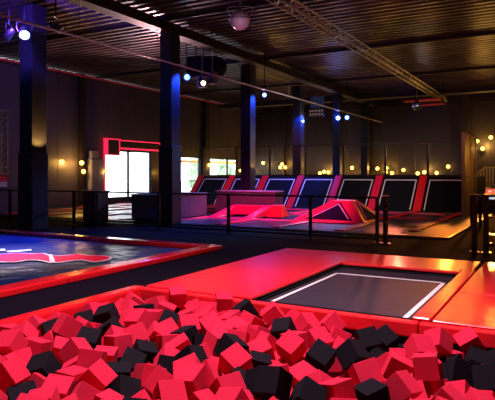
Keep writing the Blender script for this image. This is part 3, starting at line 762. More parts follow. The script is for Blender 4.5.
CUBES = [(-1.88,3.738,0.049,0.26,0.95,-1.43,1),(-1.106,4.406,-0.071,2.84,-0.84,0.03,0),(-2.522,3.627,-0.023,-1.96,1.14,1.18,0),(-3.788,2.931,0.022,-1.57,0.69,-2.85,0),(-2.283,4.915,-0.059,-2.17,-0.38,2.94,0),
(-3.22,3.301,-0.026,-0.74,0.1,-1.32,0),(-1.879,4.662,-0.023,2.26,0.87,2.11,1),(-2.475,4.187,-0.022,-2.58,-0.33,1.23,0),(-1.03,4.961,-0.049,0.14,-0.14,-1.39,0),(-1.648,4.844,-0.011,-0.4,0.72,-0.52,1),
(-2.562,3.385,-0.072,1.48,0.73,-0.68,0),(-1.672,3.885,-0.073,-0.82,-0.72,-0.5,1),(-0.782,5.13,-0.097,0.27,-0.25,-2.65,1),(-1.41,4.482,-0.042,-1.3,-0.59,-0.98,0),(-1.288,4.247,-0.122,-3.08,-1.34,-2.26,1),
(-3.91,3.375,-0.08,2.15,-0.97,-1.8,1),(-1.509,4.078,-0.076,-2.96,1.29,-0.3,0),(-0.537,5.028,-0.087,0.68,1.06,-1.16,1),(-4.509,3.513,0.004,0.96,0.11,-2.91,0),(-1.179,5.406,-0.043,1.36,0.68,-0.95,0),
(-1.08,5.733,-0.052,2.6,0.66,0.88,0),(-1.267,4.915,-0.091,-0.42,-0.01,-1.28,0),(-3.007,3.38,-0.124,-0.59,0.71,-0.82,1),(-4.392,4.098,0.051,-0.12,-0.96,1.23,0),(-3.93,3.778,-0.055,2.79,0.62,-0.1,0),
(-0.818,5.941,-0.072,-0.32,0.56,-2.8,0),(-3.389,3.056,-0.085,0.5,1.23,2.57,0),(-2.246,3.71,-0.067,0.11,0.86,-0.41,0),(-1.736,5.575,-0.086,1.32,0.7,2.05,1),(-3.732,4.117,-0.044,-2.81,-1.38,2.52,0),
(-3.503,3.536,0.004,0.41,-1.21,1.68,0),(-1.938,3.226,0.032,0.51,-0.23,-0.12,0),(-4.173,4.927,-0.051,1.36,0.98,1.39,0),(-4.539,4.822,-0.018,1.23,0.3,-2.81,1),(-2.579,5.375,-0.055,-0.25,-0.51,1.8,1),
(-2.714,4.531,-0.033,1.92,-0.4,2.86,1),(-2.778,3.529,-0.059,0.9,-0.69,1.31,0),(-1.914,4.361,-0.129,-2.62,1.24,1.57,0),(-1.674,5.943,-0.164,-2.76,0.6,-0.29,1),(-3.522,4.246,-0.137,2.82,0.28,-0.69,1),
(-4.045,4.041,-0.038,1.38,0.46,-1.17,1),(-2.164,5.317,-0.09,-3.07,0.63,-0.51,0),(-2.9,5.751,-0.005,-0.67,-0.06,2.1,0),(-3.472,3.999,-0.152,-2.42,0.91,2.69,1),(-0.72,4.189,-0.04,0.62,0.12,1.46,0),
(-4.462,3.76,-0.101,0.8,1.29,-2.05,0),(-3.123,3.073,-0.093,-0.52,0.6,0.7,0),(-3.295,2.845,-0.084,-2.52,1.35,1.22,0),(-2.563,4.843,-0.134,0.77,1.02,1.58,0),(-4.311,5.856,0.027,1.6,0.31,-0.79,0),
(-3.547,2.887,-0.114,-0.18,0.16,-2.13,1),(-2.982,3.646,-0.081,0.41,0.29,2.71,0),(-2.26,5.942,-0.08,1.02,0.85,0.3,0),(-3.709,4.366,-0.028,-2.6,0.83,-0.46,0),(-3.667,5.938,0.01,-2.89,1.34,2.43,0),
(-2.873,4.116,-0.054,1.2,-0.7,0.13,1),(-0.727,5.761,-0.205,2.24,1.04,2.46,1),(-2.49,5.777,-0.077,-1.86,-0.89,-0.06,0),(-3.468,3.295,-0.087,0.3,-1.52,1.28,0),(-2.934,4.619,-0.054,1.78,0.33,1.2,0),
(-3.351,5.176,-0.057,-2.44,-0.88,-1.18,0),(-3.552,5.029,-0.058,-0.78,0.04,-2.28,0),(-2.479,4.624,-0.187,1.12,1.33,3.1,1),(-2.695,3.821,-0.042,-1.12,0.36,-0.91,0),(-3.678,4.631,-0.085,-1.13,-0.91,0.32,0),
(-3.214,3.545,-0.087,3.03,-0.07,-2.46,1),(-4.726,3.833,-0.031,-2.16,-0.46,2.27,0),(-0.529,4.403,-0.114,2.75,1.1,-2.98,0),(-2.888,3.084,-0.116,3.02,0.35,0.19,0),(-3.233,4.46,-0.098,-3.08,-0.49,0.83,0),
(-2.923,3.897,-0.075,1.09,-0.08,-0.1,1),(-3.301,5.831,-0.025,1.65,0.56,-2.29,1),(-2.683,4.068,-0.142,1.11,-0.62,0.38,0),(-0.972,4.992,-0.274,1.68,0.44,2.59,0),(-2.06,3.917,-0.04,2.26,0.95,-1.09,1),
(-3.668,3.864,-0.106,-1.48,-0.09,2.08,0),(-2.318,3.458,-0.135,-2.59,0.18,1.54,0),(-4.226,3.868,-0.117,-1.88,-0.35,-2.31,0),(-3.414,4.778,-0.095,1.37,0.22,2.86,1),(-3.074,5.543,-0.08,-0.35,1.04,-2.23,0),
(-3.129,4.113,-0.106,0.57,-0.28,2.22,0),(-3.13,5.028,-0.08,-0.39,-0.24,-2.83,0),(-3.452,4.535,-0.108,0.34,-1.32,2.23,0),(-0.762,4.938,-0.26,2.47,0.35,2.96,0),(-4.295,3.475,-0.137,-0.27,-0.6,2.67,0),
(-4.203,4.515,-0.07,-2.2,-0.11,2.06,1),(-2.107,5.747,-0.163,-1.15,0.24,2.03,0),(-1.701,4.22,-0.133,-2.28,0.72,-3.1,0),(-4.979,4.22,-0.082,-2.52,-0.92,0.76,0),(-3.908,5.126,-0.087,0.87,-0.89,-0.51,1),
(-2.84,4.856,-0.069,-0.09,-0.43,-1.25,0),(-4.762,5.522,-0.04,2.19,-0.12,2.54,0),(-4.643,4.147,-0.055,2.17,-0.21,1.11,1),(-2.877,5.118,-0.113,-2.16,-0.29,-0.49,0),(-4.742,4.686,-0.093,-0.76,0.14,-2.2,1),
(-3.111,5.275,-0.093,-0.21,1.24,2.76,0),(-3.695,3.144,-0.142,0.59,0.34,2.26,0),(-2.634,5.098,-0.142,1.67,0.89,-2.11,0),(-3.749,4.891,-0.113,-0.76,0.21,-1.88,0),(-3.183,2.62,-0.054,-0.44,-1.05,-0.72,0),
(-4.898,4.94,-0.06,2.76,0.91,-0.25,0),(-3.573,5.429,-0.059,-2.23,1.02,0.85,0),(-4.186,5.193,-0.087,1.69,-0.02,-2.76,0),(-4.543,5.715,-0.079,-2.8,-0.19,-1.48,0),(-4.249,5.519,-0.085,0.39,-0.03,2.04,0),
(-3.983,4.367,-0.101,-2.05,0.5,-0.62,0),(-3.303,5.515,-0.083,-1.03,-1.18,-2.4,0),(-2.776,3.32,-0.192,-1.23,-0.63,0.48,0),(-4.013,5.76,-0.094,1.15,0.53,2.52,0),(-2.365,5.184,-0.097,-0.14,1.42,-0.48,0),
(-3.172,4.742,-0.12,1.53,-0.34,-0.81,1),(-1.472,5.28,-0.22,-1.95,-0.61,0.36,0),(-1.893,4.935,-0.126,1.64,0.3,2.29,0),(-1.616,5.493,-0.267,-2.28,0.63,-2.26,1),(-0.513,5.498,-0.151,-0.77,-0.99,-0.18,1),
(-4.497,3.992,-0.136,2.23,0.72,-2.57,0),(-4.638,5.343,-0.107,0.73,-0.54,2.17,0),(-2.736,5.931,-0.099,-0.99,0.62,-2.03,0),(-1.077,5.211,-0.152,1.81,-0.23,0.7,0),(-3.72,3.594,-0.121,-1.49,0.48,-2.38,0),
(-1.1,4.787,-0.273,1.81,-0.82,-1.31,0),(-3.822,5.408,-0.09,1.17,-0.01,2.1,0),(-2.345,5.551,-0.105,-1.44,0.78,-2.88,0),(-4.392,5.025,-0.107,2.41,-0.14,-0.29,0),(-3.758,5.711,-0.068,-0.17,1.05,-1.12,0),
(-4.396,5.303,-0.068,-2.94,1.39,-0.38,1),(-5.002,3.913,-0.073,3.05,0.06,0.14,0),(-2.967,4.348,-0.119,2.96,0.49,2.95,0),(-4.433,4.328,-0.056,-1.76,-0.87,-1.65,0),(-2.871,5.376,-0.154,1.99,0.19,2.57,0),
(-3.024,2.818,-0.091,-3.08,-1.18,-2.42,0),(-1.942,5.338,-0.183,-2.6,-0.36,1.61,0),(-1.38,5.508,-0.225,-2.26,-0.1,0.07,0),(-2.343,4.778,-0.299,-1.47,-0.6,2.02,0),(-2.309,3.958,-0.119,3,0.54,0.15,1),
(-0.956,5.751,-0.27,-1.83,1.26,-0.32,1),(-2.094,4.174,-0.092,0.04,0.28,2.86,0),(-3.618,2.652,-0.109,-1.27,-0.75,-1.26,0),(-4.957,4.48,-0.099,0.65,0.67,-2.35,0),(-2.651,3.091,-0.13,1.49,-0.57,1.73,1),
(-1.937,5.133,-0.3,-1.83,-0.04,-1.22,0),(-1.376,3.823,-0.129,0.15,-0.8,2.11,0),(-4.983,5.582,-0.167,-2.85,-0.66,1.04,0),(-2.053,3.534,-0.116,-1.19,0.11,1.01,0),(-0.561,4.892,-0.273,-2.23,-0.2,-0.22,0),
(-0.902,4.269,-0.202,-0.34,-0,-2.75,0),(-4.154,3.242,-0.099,-1.07,0.97,-2.26,0),(-4.475,4.552,-0.127,3.12,0.33,1.59,0),(-2.427,5.009,-0.279,1.91,-1.04,-2.33,0),(-1.433,5.93,-0.295,-2.94,-0.41,-2.3,1),
(-2.716,4.32,-0.201,-1.45,-0.59,1.87,0),(-0.665,3.933,-0.042,1.72,0.39,0.67,0),(-0.93,5.965,-0.309,2.86,0.16,-1.21,0),(-1.746,4.769,-0.329,-1.27,-0.42,-0.51,0),(-4.132,3.015,0.012,2.42,-0.52,-2.82,0),
(-1.758,3.525,-0.112,1.64,-0.73,-2.67,0),(-1.66,4.979,-0.292,0.47,0.64,2.54,0),(-3.471,5.656,-0.141,2.38,-1.03,1.86,0),(-2.173,5.127,-0.281,0.5,-0.25,1.59,0),(-4.425,5.94,-0.2,0.56,-0.11,2.85,1),
(-2.07,3.778,-0.256,0.67,-0.7,-0.1,0),(-0.94,5.428,-0.295,-1.24,-0.25,1.68,1),(-0.532,5.947,-0.216,-2.48,-0.72,-1.9,1),(-1.741,5.742,-0.301,-2.52,0.86,-1.55,1),(-4.967,5.192,-0.12,0.23,0.34,-1.92,0),
(-3.097,5.742,-0.233,1.18,0.64,0.98,0),(-3.157,3.825,-0.177,2.43,0.92,-0.05,0),(-2.527,4.365,-0.174,0.08,-0.97,-1.34,0),(-2.297,5.33,-0.323,1.73,0.09,1.95,0),(-3.944,3.117,-0.128,-0.43,-0.99,-1.41,0),
(-4.147,5.939,-0.165,1.43,-0.56,1.34,0),(-2.711,5.613,-0.138,-1.64,-0.88,-2.34,0),(-4.357,4.818,-0.236,-0.83,0.08,-2.67,0),(-3.672,4.065,-0.286,-2.48,-0.16,0.93,1),(-0.87,4.755,-0.359,1.48,0.64,-1.7,0),
(-4.947,5.868,-0.197,-0.14,1.03,1.37,1),(-4.648,5.049,-0.12,1.62,0.52,0.71,0),(-3.633,5.216,-0.174,-0.46,0.58,-2.16,0),(-0.641,4.659,-0.229,-0.18,0.15,0.36,0),(-3.02,5.96,-0.217,3.07,-1.32,-1.71,0),
(-1.923,4.162,-0.278,1.92,0.24,-1.77,0),(-1.219,5.354,-0.319,-2.78,-1.07,-1.13,0),(-4.02,4.688,-0.174,2.16,-0.53,2.9,0),(-1.125,5.561,-0.233,-1.87,-0.69,-2.04,0),(-1.411,5.076,-0.326,2.01,0.25,-1.35,0),
(-2.759,2.84,-0.095,-0.18,-1.32,-1.79,0),(-2.449,3.135,-0.13,1.62,0.26,-1.69,0),(-4.803,4.195,-0.254,-0.92,0.5,-2.64,0),(-1.931,5.561,-0.227,-1.05,-0.02,-1.48,0),(-4.687,5.937,-0.159,-2.7,0.01,-0.86,0),
(-4.212,4.203,-0.126,-2.82,-0.79,-2.8,0),(-2.891,5.009,-0.332,-0.04,-0.39,-2.35,0),(-3.328,4.128,-0.31,-0.46,-0.05,-1.69,0),(-0.671,5.327,-0.241,-0.51,0.22,-2.57,0),(-1.177,5.041,-0.346,0.45,0.1,-1.57,0),
(-3.861,2.573,0.019,0.1,-1.21,0.97,0),(-0.065,4.585,-0.052,0.59,-0.64,-2.91,0),(-0.176,4.852,-0.029,1.79,0.84,2.98,0),(-3.393,2.141,-0.089,0.83,-0.06,0.7,0),(-0.373,3.954,-0.112,-3.04,1.04,-0,0),
(-1.742,2.803,-0.019,1.09,-0.11,1.74,0),(-0.931,3.524,-0.131,-0.99,-0.96,-0.18,0),(-1.479,3.18,-0.056,-1.58,0.7,-3.11,0),(-4.521,3.023,-0.046,0.74,0.26,-0.68,0),(-2.777,2.319,-0.075,-2.99,0.18,-0.28,0),
(-1.166,3.403,-0.104,-1.99,0.04,2.18,1),(-2.875,2.638,-0.071,-1.59,-1.18,-2.03,0),(-2.599,2.618,-0.121,-1.01,0.27,-1.53,0),(-0.151,3.78,-0.112,-1.34,1.31,2.45,0),(-4.995,3.251,0.073,-1.36,-0.27,-1.66,0),
(-1.916,2.615,-0.044,-0.64,-1.24,-1.26,0),(-0.139,4.095,-0.052,0.55,0.33,1.74,0),(0.194,4.477,-0.018,-1.12,-0.34,2.16,0),(-3.02,2.364,-0.026,2.75,-0.75,0.82,0),(-4.753,2.916,-0.04,0.24,0.1,-2.47,0),
(-2.187,2.509,-0.064,-0.76,-0.15,2.26,0),(-1.052,3.77,-0.089,0.25,-0.32,-2.2,0),(-2.498,2.884,-0.085,-2.24,1.27,2.76,0),(-1.711,3.295,-0.083,-2.46,1.35,0.61,0),(0.135,4.272,-0.182,0.16,0.57,1.12,0),
(-2.27,3.015,-0.062,-2.25,-0.04,-0.26,0),(-4.786,3.214,-0.031,0.42,0.52,1.54,1),(0.072,5.99,-0.055,-1.47,0.04,1.63,0),(-3.847,2.181,0.025,0.65,-1.07,-0.97,0),(-1.461,3.416,-0.084,1.04,0.46,-0.3,0),
(-0.174,5.956,-0.189,2.12,0.38,-2.16,1),(-1.724,3.051,-0.123,1.23,0.43,-2.06,0),(-2.945,2.09,-0.08,0.45,-0.84,-0.18,1),(-1.976,3.06,-0.095,2.69,0.4,2.96,0),(-0.253,5.382,-0.115,0.31,0.29,1.98,0),
(-2.105,2.805,-0.072,-0.89,-0.82,-1.41,0),(-3.275,2.398,-0.084,3.06,0.5,2.63,0),(-4.434,2.73,-0.121,-1.42,0.27,-2.27,1),(-4.961,3.449,-0.04,-2.86,0.33,1.17,0),(-0.742,3.657,-0.248,-1.47,1.36,1.68,0),
(-0.055,5.65,-0.206,-2.67,0.58,2.51,0),(-3.739,2.398,-0.138,1.45,-1.13,1.99,0),(-3.497,2.414,-0.128,2.35,-0.65,1.71,0),(-2.368,2.177,-0.04,2.35,-0.81,0.4,0),(-1.155,3.008,-0.092,0.62,-1.42,2.71,0),
(-0.136,5.076,-0.083,-1.33,1.27,-0.24,1),(-0.329,4.612,-0.215,2.87,-0.2,-1.27,0),(-2.81,1.852,0,0.18,0.96,-0.93,1),(-1.387,2.949,-0.135,2.28,1.19,1.58,0),(0.206,5.724,-0.202,-0.63,1.42,-2.73,1),
(-0.475,4.182,-0.146,1.19,-0.07,-1.07,0),(-4.09,2.599,-0.152,-0.85,-1.31,0.92,1),(0.235,3.979,-0.091,0.93,-0.63,0.69,0),(-4.313,2.528,-0.089,0.56,0.21,2.64,1),(-1.529,3.66,-0.154,2.21,-1.04,-1.46,0),
(-0.336,4.835,-0.249,-0.2,-0.2,0.47,0),(0.133,5.479,-0.267,0.97,-1.32,-2.14,1),(-0.509,3.752,-0.252,1.93,1.29,-1.34,1),(-2.159,3.264,-0.105,-2.46,-1.38,1.49,0),(-0.816,4.124,-0.333,1.07,-0.09,-2.61,0),
(-2.337,2.726,-0.138,-1.31,-0.42,-0.01,1),(-0.065,4.434,-0.215,-1.78,-0.57,1,0),(-1.046,4.128,-0.237,1.64,1.1,-1.18,1),(-0.732,3.876,-0.3,0.4,0.36,-2.03,1),(-4.969,2.805,0.013,0.31,-0.11,1.18,0),
(-3.679,2.142,-0.162,-1.82,0.51,2.47,0),(-4.733,3.456,-0.146,2.82,0.8,2.82,0),(0.093,4.855,-0.116,-0.34,0.16,1.31,1),(-3.598,1.93,-0.06,-1.63,-0.23,0.35,0),(-4.168,2.806,-0.114,-0.32,-0.27,-1.49,1),
(-0.399,5.348,-0.371,-1.4,1.31,0.23,0),(-1.255,4.025,-0.232,0.29,-0.92,-0.32,0),(-0.075,4.19,-0.305,1.27,-0.57,2.02,0),(-0.535,3.998,-0.325,-1.73,1.06,-1.09,0),(-0.415,3.369,-0.104,-2.1,0.59,-0.08,0),
(-0.36,5.056,-0.299,1.56,-1.13,2.1,0),(-3.982,2.35,-0.157,1.69,-0.91,2.45,0),(-4.906,3.656,-0.136,1.31,0.24,0.61,0),(0.282,5.937,-0.229,-2.07,0.93,0.72,0),(-4.207,3.029,-0.265,1.5,0.32,-0.51,0),
(-4.95,3.046,-0.123,2.96,-0.91,-2.18,0),(-2.709,2.072,-0.132,2.16,0.18,1.92,1),(-1.517,4.802,-0.202,-0.41,-0.64,-3.09,0),(-0.661,4.342,-0.288,-1.01,-0.51,2.67,0),(-1.255,3.621,-0.207,-3.1,-0.52,0.63,1),
(-1.713,5.237,-0.281,-3.08,-0.17,1.5,0),(-1.111,4.331,-0.335,3.08,0.83,-0.44,0),(-4.792,2.624,-0.073,-2.87,-1.03,2.05,0),(-1.383,3.517,-0.348,2.01,-0.38,-1.06,1),(-1.8,3.755,-0.246,1.02,-0.83,-1,0),
(-0.282,4.372,-0.315,-0.04,0.8,0.37,0),(-4.024,2.926,-0.295,-0.93,0.61,-0.04,0),(-1.218,3.838,-0.372,-1.2,-0.56,1.79,0),(-0.704,3.157,-0.115,1.36,-0.31,-1.92,1),(-0.365,5.588,-0.305,0.49,-0.93,0.39,0),
(-1.503,3.812,-0.341,-1.62,-1.02,-0.61,1),(-1.456,2.679,-0.082,-1.28,-0.8,2.15,1),(-1.643,2.538,-0.073,1.72,-0.19,-0.9,1),(0.203,4.848,-0.337,-0.8,-1.06,-2.36,1),(-1.335,3.279,-0.303,-3.04,1.34,-1.83,1),
(-1.903,4.933,-0.431,-2.69,1.26,1.95,0),(-2.721,4.69,-0.278,-3.12,0.74,-3.02,0),(-0.969,3.891,-0.321,-1.49,-0.29,1.1,0),(-2.19,4.575,-0.278,-2.4,1.13,1.57,0),(-4.423,3.251,-0.117,2.59,0.35,0.6,0)]
FILL = [(-4.79,1.82,-0.54,-1,0.4,2.5),(-4.85,3.52,-0.54,2.6,0.6,-0.4),(-4.97,4.84,-0.44,-0.8,0.6,2.6),(-4.82,5.47,-0.54,-1,-0.7,-0.8),(-4.59,1.05,-0.46,-1.4,0.6,2.8),
(-4.6,1.71,-0.48,-2.4,-0.5,0.8),(-4.59,2.21,-0.51,0.7,0.5,-1.1),(-4.45,2.39,-0.54,2.7,0.6,1.1),(-4.57,3.04,-0.53,-1.1,0.8,-2.4),(-4.4,4.4,-0.54,-0.7,0.4,1.2),
(-4.49,5.96,-0.48,-2.5,-0.3,1.6),(-4.3,1.9,-0.52,-1.9,-0.6,3.1),(-4.29,3.05,-0.54,-2,0.7,-0.8),(-4.28,3.92,-0.54,1,-0.5,0.2),(-4.37,4.95,-0.54,-0.5,0.8,-2.7),
(-4.37,5.2,-0.54,-2.2,0.9,-0.3),(-4.24,5.94,-0.54,2.5,-0.8,2.6),(-4.01,1.47,-0.54,-2.3,-0.6,-1.1),(-3.91,1.61,-0.49,0.9,0.1,2.5),(-3.84,2.67,-0.54,2.6,0.8,-1),
(-3.86,3.13,-0.54,0.8,-0.9,-2.7),(-3.96,4.57,-0.54,1.1,0.7,1.2),(-3.83,5.96,-0.49,-0.1,0.7,-2.9),(-3.5,2.86,-0.54,-2.1,-0.6,2),(-3.43,3.09,-0.52,0.7,-0.7,-2.7),
(-3.67,3.75,-0.51,-0.8,-0.7,-1.6),(-3.62,5.49,-0.54,-0.5,0.6,-1.6),(-3.28,1.25,-0.53,0.9,0.3,1.4),(-3.09,1.49,-0.48,0.3,0.7,-3.1),(-3.28,4.95,-0.54,-2.4,0.8,-2.2),
(-2.88,1.04,-0.54,2.6,-0.4,1.1),(-2.92,1.65,-0.54,-0.3,0.7,-0.5),(-3,1.86,-0.54,0.8,0.9,-0.4),(-2.98,2.48,-0.51,-1.1,0.5,2.7),(-3.03,2.85,-0.54,2.1,-0.4,2.4),
(-2.82,3.56,-0.54,-0.5,0.5,1.8),(-2.67,5.33,-0.54,0.8,0.8,0.4),(-2.45,2.16,-0.54,2.6,0.5,-2.7),(-2.6,3.61,-0.51,0.5,-0.6,1.8),(-2.21,1.47,-0.49,0.5,-0.7,1.8),
(-2.2,5.47,-0.52,-2.3,0.6,0.7),(-2.25,5.73,-0.53,1.2,-0.5,1.4),(-1.81,2.27,-0.54,2.7,-0.5,0.7),(-1.9,2.78,-0.52,0.9,-0.5,0.5),(-1.56,1.09,-0.54,-2.4,-0.6,1.7),
(-1.56,2.16,-0.54,-2.4,0.5,0.2),(-1.47,2.8,-0.48,-2.4,-0.5,-0.7),(-1.54,3.98,-0.54,0.6,0.6,-1.4),(-1.48,4.71,-0.54,2.2,0.1,2.8),(-1.44,5.4,-0.52,1.8,-0.9,0.2),
(-1.3,2.89,-0.54,-1,-0.4,2.9),(-1.3,4.06,-0.54,0.8,-0.4,3.1),(-1.45,4.26,-0.51,-1.2,-0.6,-2.3),(-1.21,5.53,-0.48,2.6,-0.9,-1.4),(-1.09,1.05,-0.46,2.5,-1,2.5),
(-0.86,1.42,-0.53,-0.9,-0.5,0.8),(-1.01,1.71,-0.54,-2.1,-0.7,-0.1),(-0.98,4.22,-0.52,-1.8,-0.8,-2.6),(-0.85,5.75,-0.46,2.2,-0.2,-1.7),(-0.71,1.56,-0.52,1,-0.6,2.9),
(-0.56,1.95,-0.5,1.9,-0.9,-0.9),(-0.68,2.21,-0.52,-2.2,-0.5,2),(-0.64,3.16,-0.54,-2.2,0.7,1.9),(-0.74,5.2,-0.53,-2.6,-0.7,1.4),(-0.2,1.22,-0.54,-2.1,-0.7,2.6),
(-0.28,1.46,-0.54,-2.4,-0.4,-0.8),(-0.36,1.96,-0.54,-0.8,0.8,-2.3),(-0.2,4.21,-0.5,-2.4,0.5,0.8),(-0.38,4.68,-0.5,-0.2,0.9,2.6),(-0.03,1.22,-0.43,-2.4,-0.8,-1.7),
(0.07,1.91,-0.51,2.4,-0.3,-1.5),(0.03,2.17,-0.43,0.9,0.3,2.4),(0.01,3.3,-0.53,-2.9,-0.4,2.9),(0.03,3.52,-0.52,-2.7,-0.5,2.1),(-0.03,3.83,-0.5,-2.3,0.7,-0.4),
(0.43,1.46,-0.53,2.4,0.5,2.3),(0.13,3.14,-0.54,0.5,0.7,0.9),(0.39,4.93,-0.54,-0.9,0.4,-2.2),(0.13,5.65,-0.46,-2.2,-0.6,1.1),(0.67,1.46,-0.5,2.4,0.6,-2.6),
(0.46,2.35,-0.48,0.8,-0.3,-2.5),(0.68,3.16,-0.54,2.3,1,1.5),(0.58,5.12,-0.54,0.5,0.8,-2.3),(0.84,5.95,-0.46,0.8,-0.9,0.6),(1.04,1.06,-0.54,-2.3,-0.6,-2.4),
(1.05,1.5,-0.52,-0.9,-0.4,0.6),(1.03,2.56,-0.54,0.9,0.8,-2.9),(0.86,3.54,-0.51,-2.6,0.8,-2.8),(1.05,4.95,-0.54,2.3,-0.4,1.4),(-4.97,1.69,-0.48,-0.8,-0.1,-1.5),
(-4.75,2.6,-0.51,-1,0.2,0.6),(-4.97,3.04,-0.54,2.4,0.8,1.8),(-5,3.36,-0.53,-0.1,-0.4,-1.7),(-4.98,4.08,-0.33,-1.2,-0.8,0.9),(-5.01,5.01,-0.33,0,0.9,1.6),
(-4.99,5.5,-0.45,-2.6,-0.9,1),(-4.51,1.26,-0.51,-0.8,0.5,-0.8),(-4.7,3.6,-0.35,-2.2,-0.3,1.8),(-4.37,4.7,-0.54,-2.5,-0.6,-2.8),(-4.82,4.95,-0.54,-1,0.6,-0.9),
(-4.42,3.24,-0.53,-0.5,0.9,2.2),(-4.36,3.85,-0.32,-1.4,0.1,-1.6),(-4.19,4.52,-0.53,2.1,0.7,0.8),(-3.99,2.31,-0.54,-1.3,0.5,0.8),(-3.69,2.77,-0.36,-0.5,0,1.4),
(-3.65,3.1,-0.51,2.7,-1,2),(-4.07,3.89,-0.38,-1,0.7,-2.8),(-3.91,4.05,-0.52,0.7,-1,0.5),(-3.85,5.08,-0.54,-2.7,-0.4,2.6),(-3.51,2.42,-0.54,-2.3,0.4,3),
(-3.35,3,-0.34,1.8,0.4,2.5),(-3.51,3.19,-0.29,-1.3,0.1,2.2),(-3.54,3.86,-0.36,-1.8,0.8,1.4),(-3.69,5.39,-0.32,2.6,0.6,1.1),(-3.3,1.47,-0.54,-0.9,-0.4,1.9),
(-2.97,2.26,-0.36,-2.9,0.4,2.3),(-3.38,2.3,-0.34,1.7,-0.1,-1.9),(-3.29,3.52,-0.51,2.9,-0.6,-2.5),(-3.04,5.04,-0.54,0.9,0.3,0.9),(-3.15,5.25,-0.54,-0.3,0.4,-1.1),
(-2.88,2.46,-0.24,1,-1.1,-1.6),(-2.72,4.56,-0.51,-1.1,-0.4,-2.4),(-2.7,4.79,-0.54,0.8,-0.9,1.8),(-2.94,5.38,-0.51,0.8,0.7,-0.9),(-2.51,2.06,-0.3,1.7,-0.4,-2.4),
(-2.46,3.02,-0.4,0.8,-0.5,1.6),(-2.51,3.87,-0.49,2.4,-0.5,-2.1),(-2.58,4.45,-0.42,-2.2,0.6,2.5),(-2.51,4.69,-0.54,1.2,-0.2,0.9),(-2.63,5.74,-0.38,-1,0.2,0.4),
(-2.06,3.49,-0.54,-0.6,0.4,-2),(-2.04,3.94,-0.53,0.9,0.3,0.9),(-2.37,4.54,-0.54,2.4,0.9,-1.3),(-2.28,5.01,-0.51,-2.5,0.3,-2.9),(-1.91,1.05,-0.25,-1.9,0.2,2.8),
(-1.78,2.02,-0.54,2.4,-0.8,0.6),(-1.71,2.17,-0.3,2.7,0,1.3),(-2.02,2.71,-0.28,2,-0.3,-1.7),(-2.06,3.16,-0.34,0.3,-0,1.3),(-1.77,3.93,-0.54,0.8,0.4,1.6),
(-2.1,4.6,-0.52,0.3,-0.7,-0.3),(-1.67,1.79,-0.47,-1.1,-0.7,-1.9),(-1.68,2.83,-0.52,-0.1,-0.5,-1.6),(-1.69,3.24,-0.53,-2.4,0.1,2.2),(-1.64,3.54,-0.35,-2.6,-0.4,3.1),
(-1.7,3.71,-0.54,2.2,0.5,2.4),(-1.7,4.02,-0.32,0.3,0.3,-2.7),(-1.58,5.94,-0.49,0.6,0.8,2.8),(-1.2,1.66,-0.49,2.1,-0.8,1.6),(-1.26,3.6,-0.51,-1.9,0.5,2.8),
(-1.47,4.11,-0.35,-1.8,-0.7,-1.9),(-1.24,5.75,-0.38,-0.8,0.3,-2),(-1.06,1.47,-0.46,-2.7,-0.6,-0.7),(-0.98,3.25,-0.53,2.7,0,-1.1),(-1.13,3.43,-0.33,-1.8,-1.4,-1.5),
(-1.13,5.98,-0.46,-2.9,0.6,-3.1),(-0.81,1.05,-0.54,-0.8,0.6,-0.9),(-0.46,1.61,-0.36,2.8,-0.5,-0.5),(-0.39,3.13,-0.52,-2.1,0.3,1.8),(-0.85,3.78,-0.54,1,0.8,1.5),
(-0.59,5.35,-0.51,0.9,0.6,-2.9),(-0.42,1.18,-0.54,-2.5,0.7,1),(-0.11,2.04,-0.51,-0.5,-0.4,2.9),(-0.39,2.73,-0.54,-0.9,-1.2,-1.9),(-0.28,3.3,-0.32,0,-0.5,-1.2),
(-0.2,3.42,-0.54,-1.9,0.1,-2.5),(-0.28,3.82,-0.36,-3.1,-0.9,1.4),(-0.21,4.53,-0.53,-2.3,0.6,-2.6),(-0.44,4.94,-0.52,0.7,0.9,-0.5),(0.22,1.95,-0.3,-2.9,0.3,-2.1),
(-0.04,2.98,-0.54,-2.4,0.4,2.1),(0.16,3.71,-0.54,-2,-0.8,2.3),(-0.23,3.97,-0.54,2,0.7,-1.8),(-0.22,4.86,-0.54,-0.8,-0.6,0.6),(0.44,2.53,-0.29,-1.4,0.2,-2.1),
(0.42,3.11,-0.52,1.1,-0.8,-0.6),(0.29,3.33,-0.54,-0.8,0.5,-0),(0.88,1.31,-0.54,-2.2,0.8,-1.8),(0.41,2.86,-0.54,-2.2,-0.7,1.9),(0.52,3.2,-0.3,-1.8,0.3,0.8),
(0.51,3.35,-0.54,2.3,-0.3,1.1),(0.8,4.18,-0.38,1.8,-1,-2),(0.97,5.42,-0.53,0.4,-0.5,2.8),(1.06,1.7,-0.44,0.7,-0.8,-2.5),(0.87,4.93,-0.34,1.8,0.6,-0.7),
(1.03,5.41,-0.29,1.9,0.9,2.8),(1.07,5.94,-0.2,1.1,0.1,0.3),(-4.96,1.05,-0.46,-2.3,-0.6,0.9),(-4.91,1.46,-0.34,3,0.8,-3.1),(-4.73,1.94,-0.32,-2.8,1.3,0.8),
(-4.96,2.66,-0.28,0.4,1,-2.1),(-4.79,2.78,-0.35,1.8,0.7,-2.2),(-4.86,3.13,-0.33,-0.1,0.8,1.6),(-4.74,3.35,-0.42,-1.3,-0.8,-1.2),(-4.96,4.38,-0.34,-2.2,0.3,0.8),
(-4.77,4.86,-0.31,2,-1.1,-2.2),(-4.95,5.31,-0.33,2.3,0.3,-0.9),(-4.63,1.44,-0.36,1.3,0.7,0.8),(-4.48,1.84,-0.34,1.1,-0.3,1.2),(-4.32,2.05,-0.26,-1.8,-0.1,-1.2),
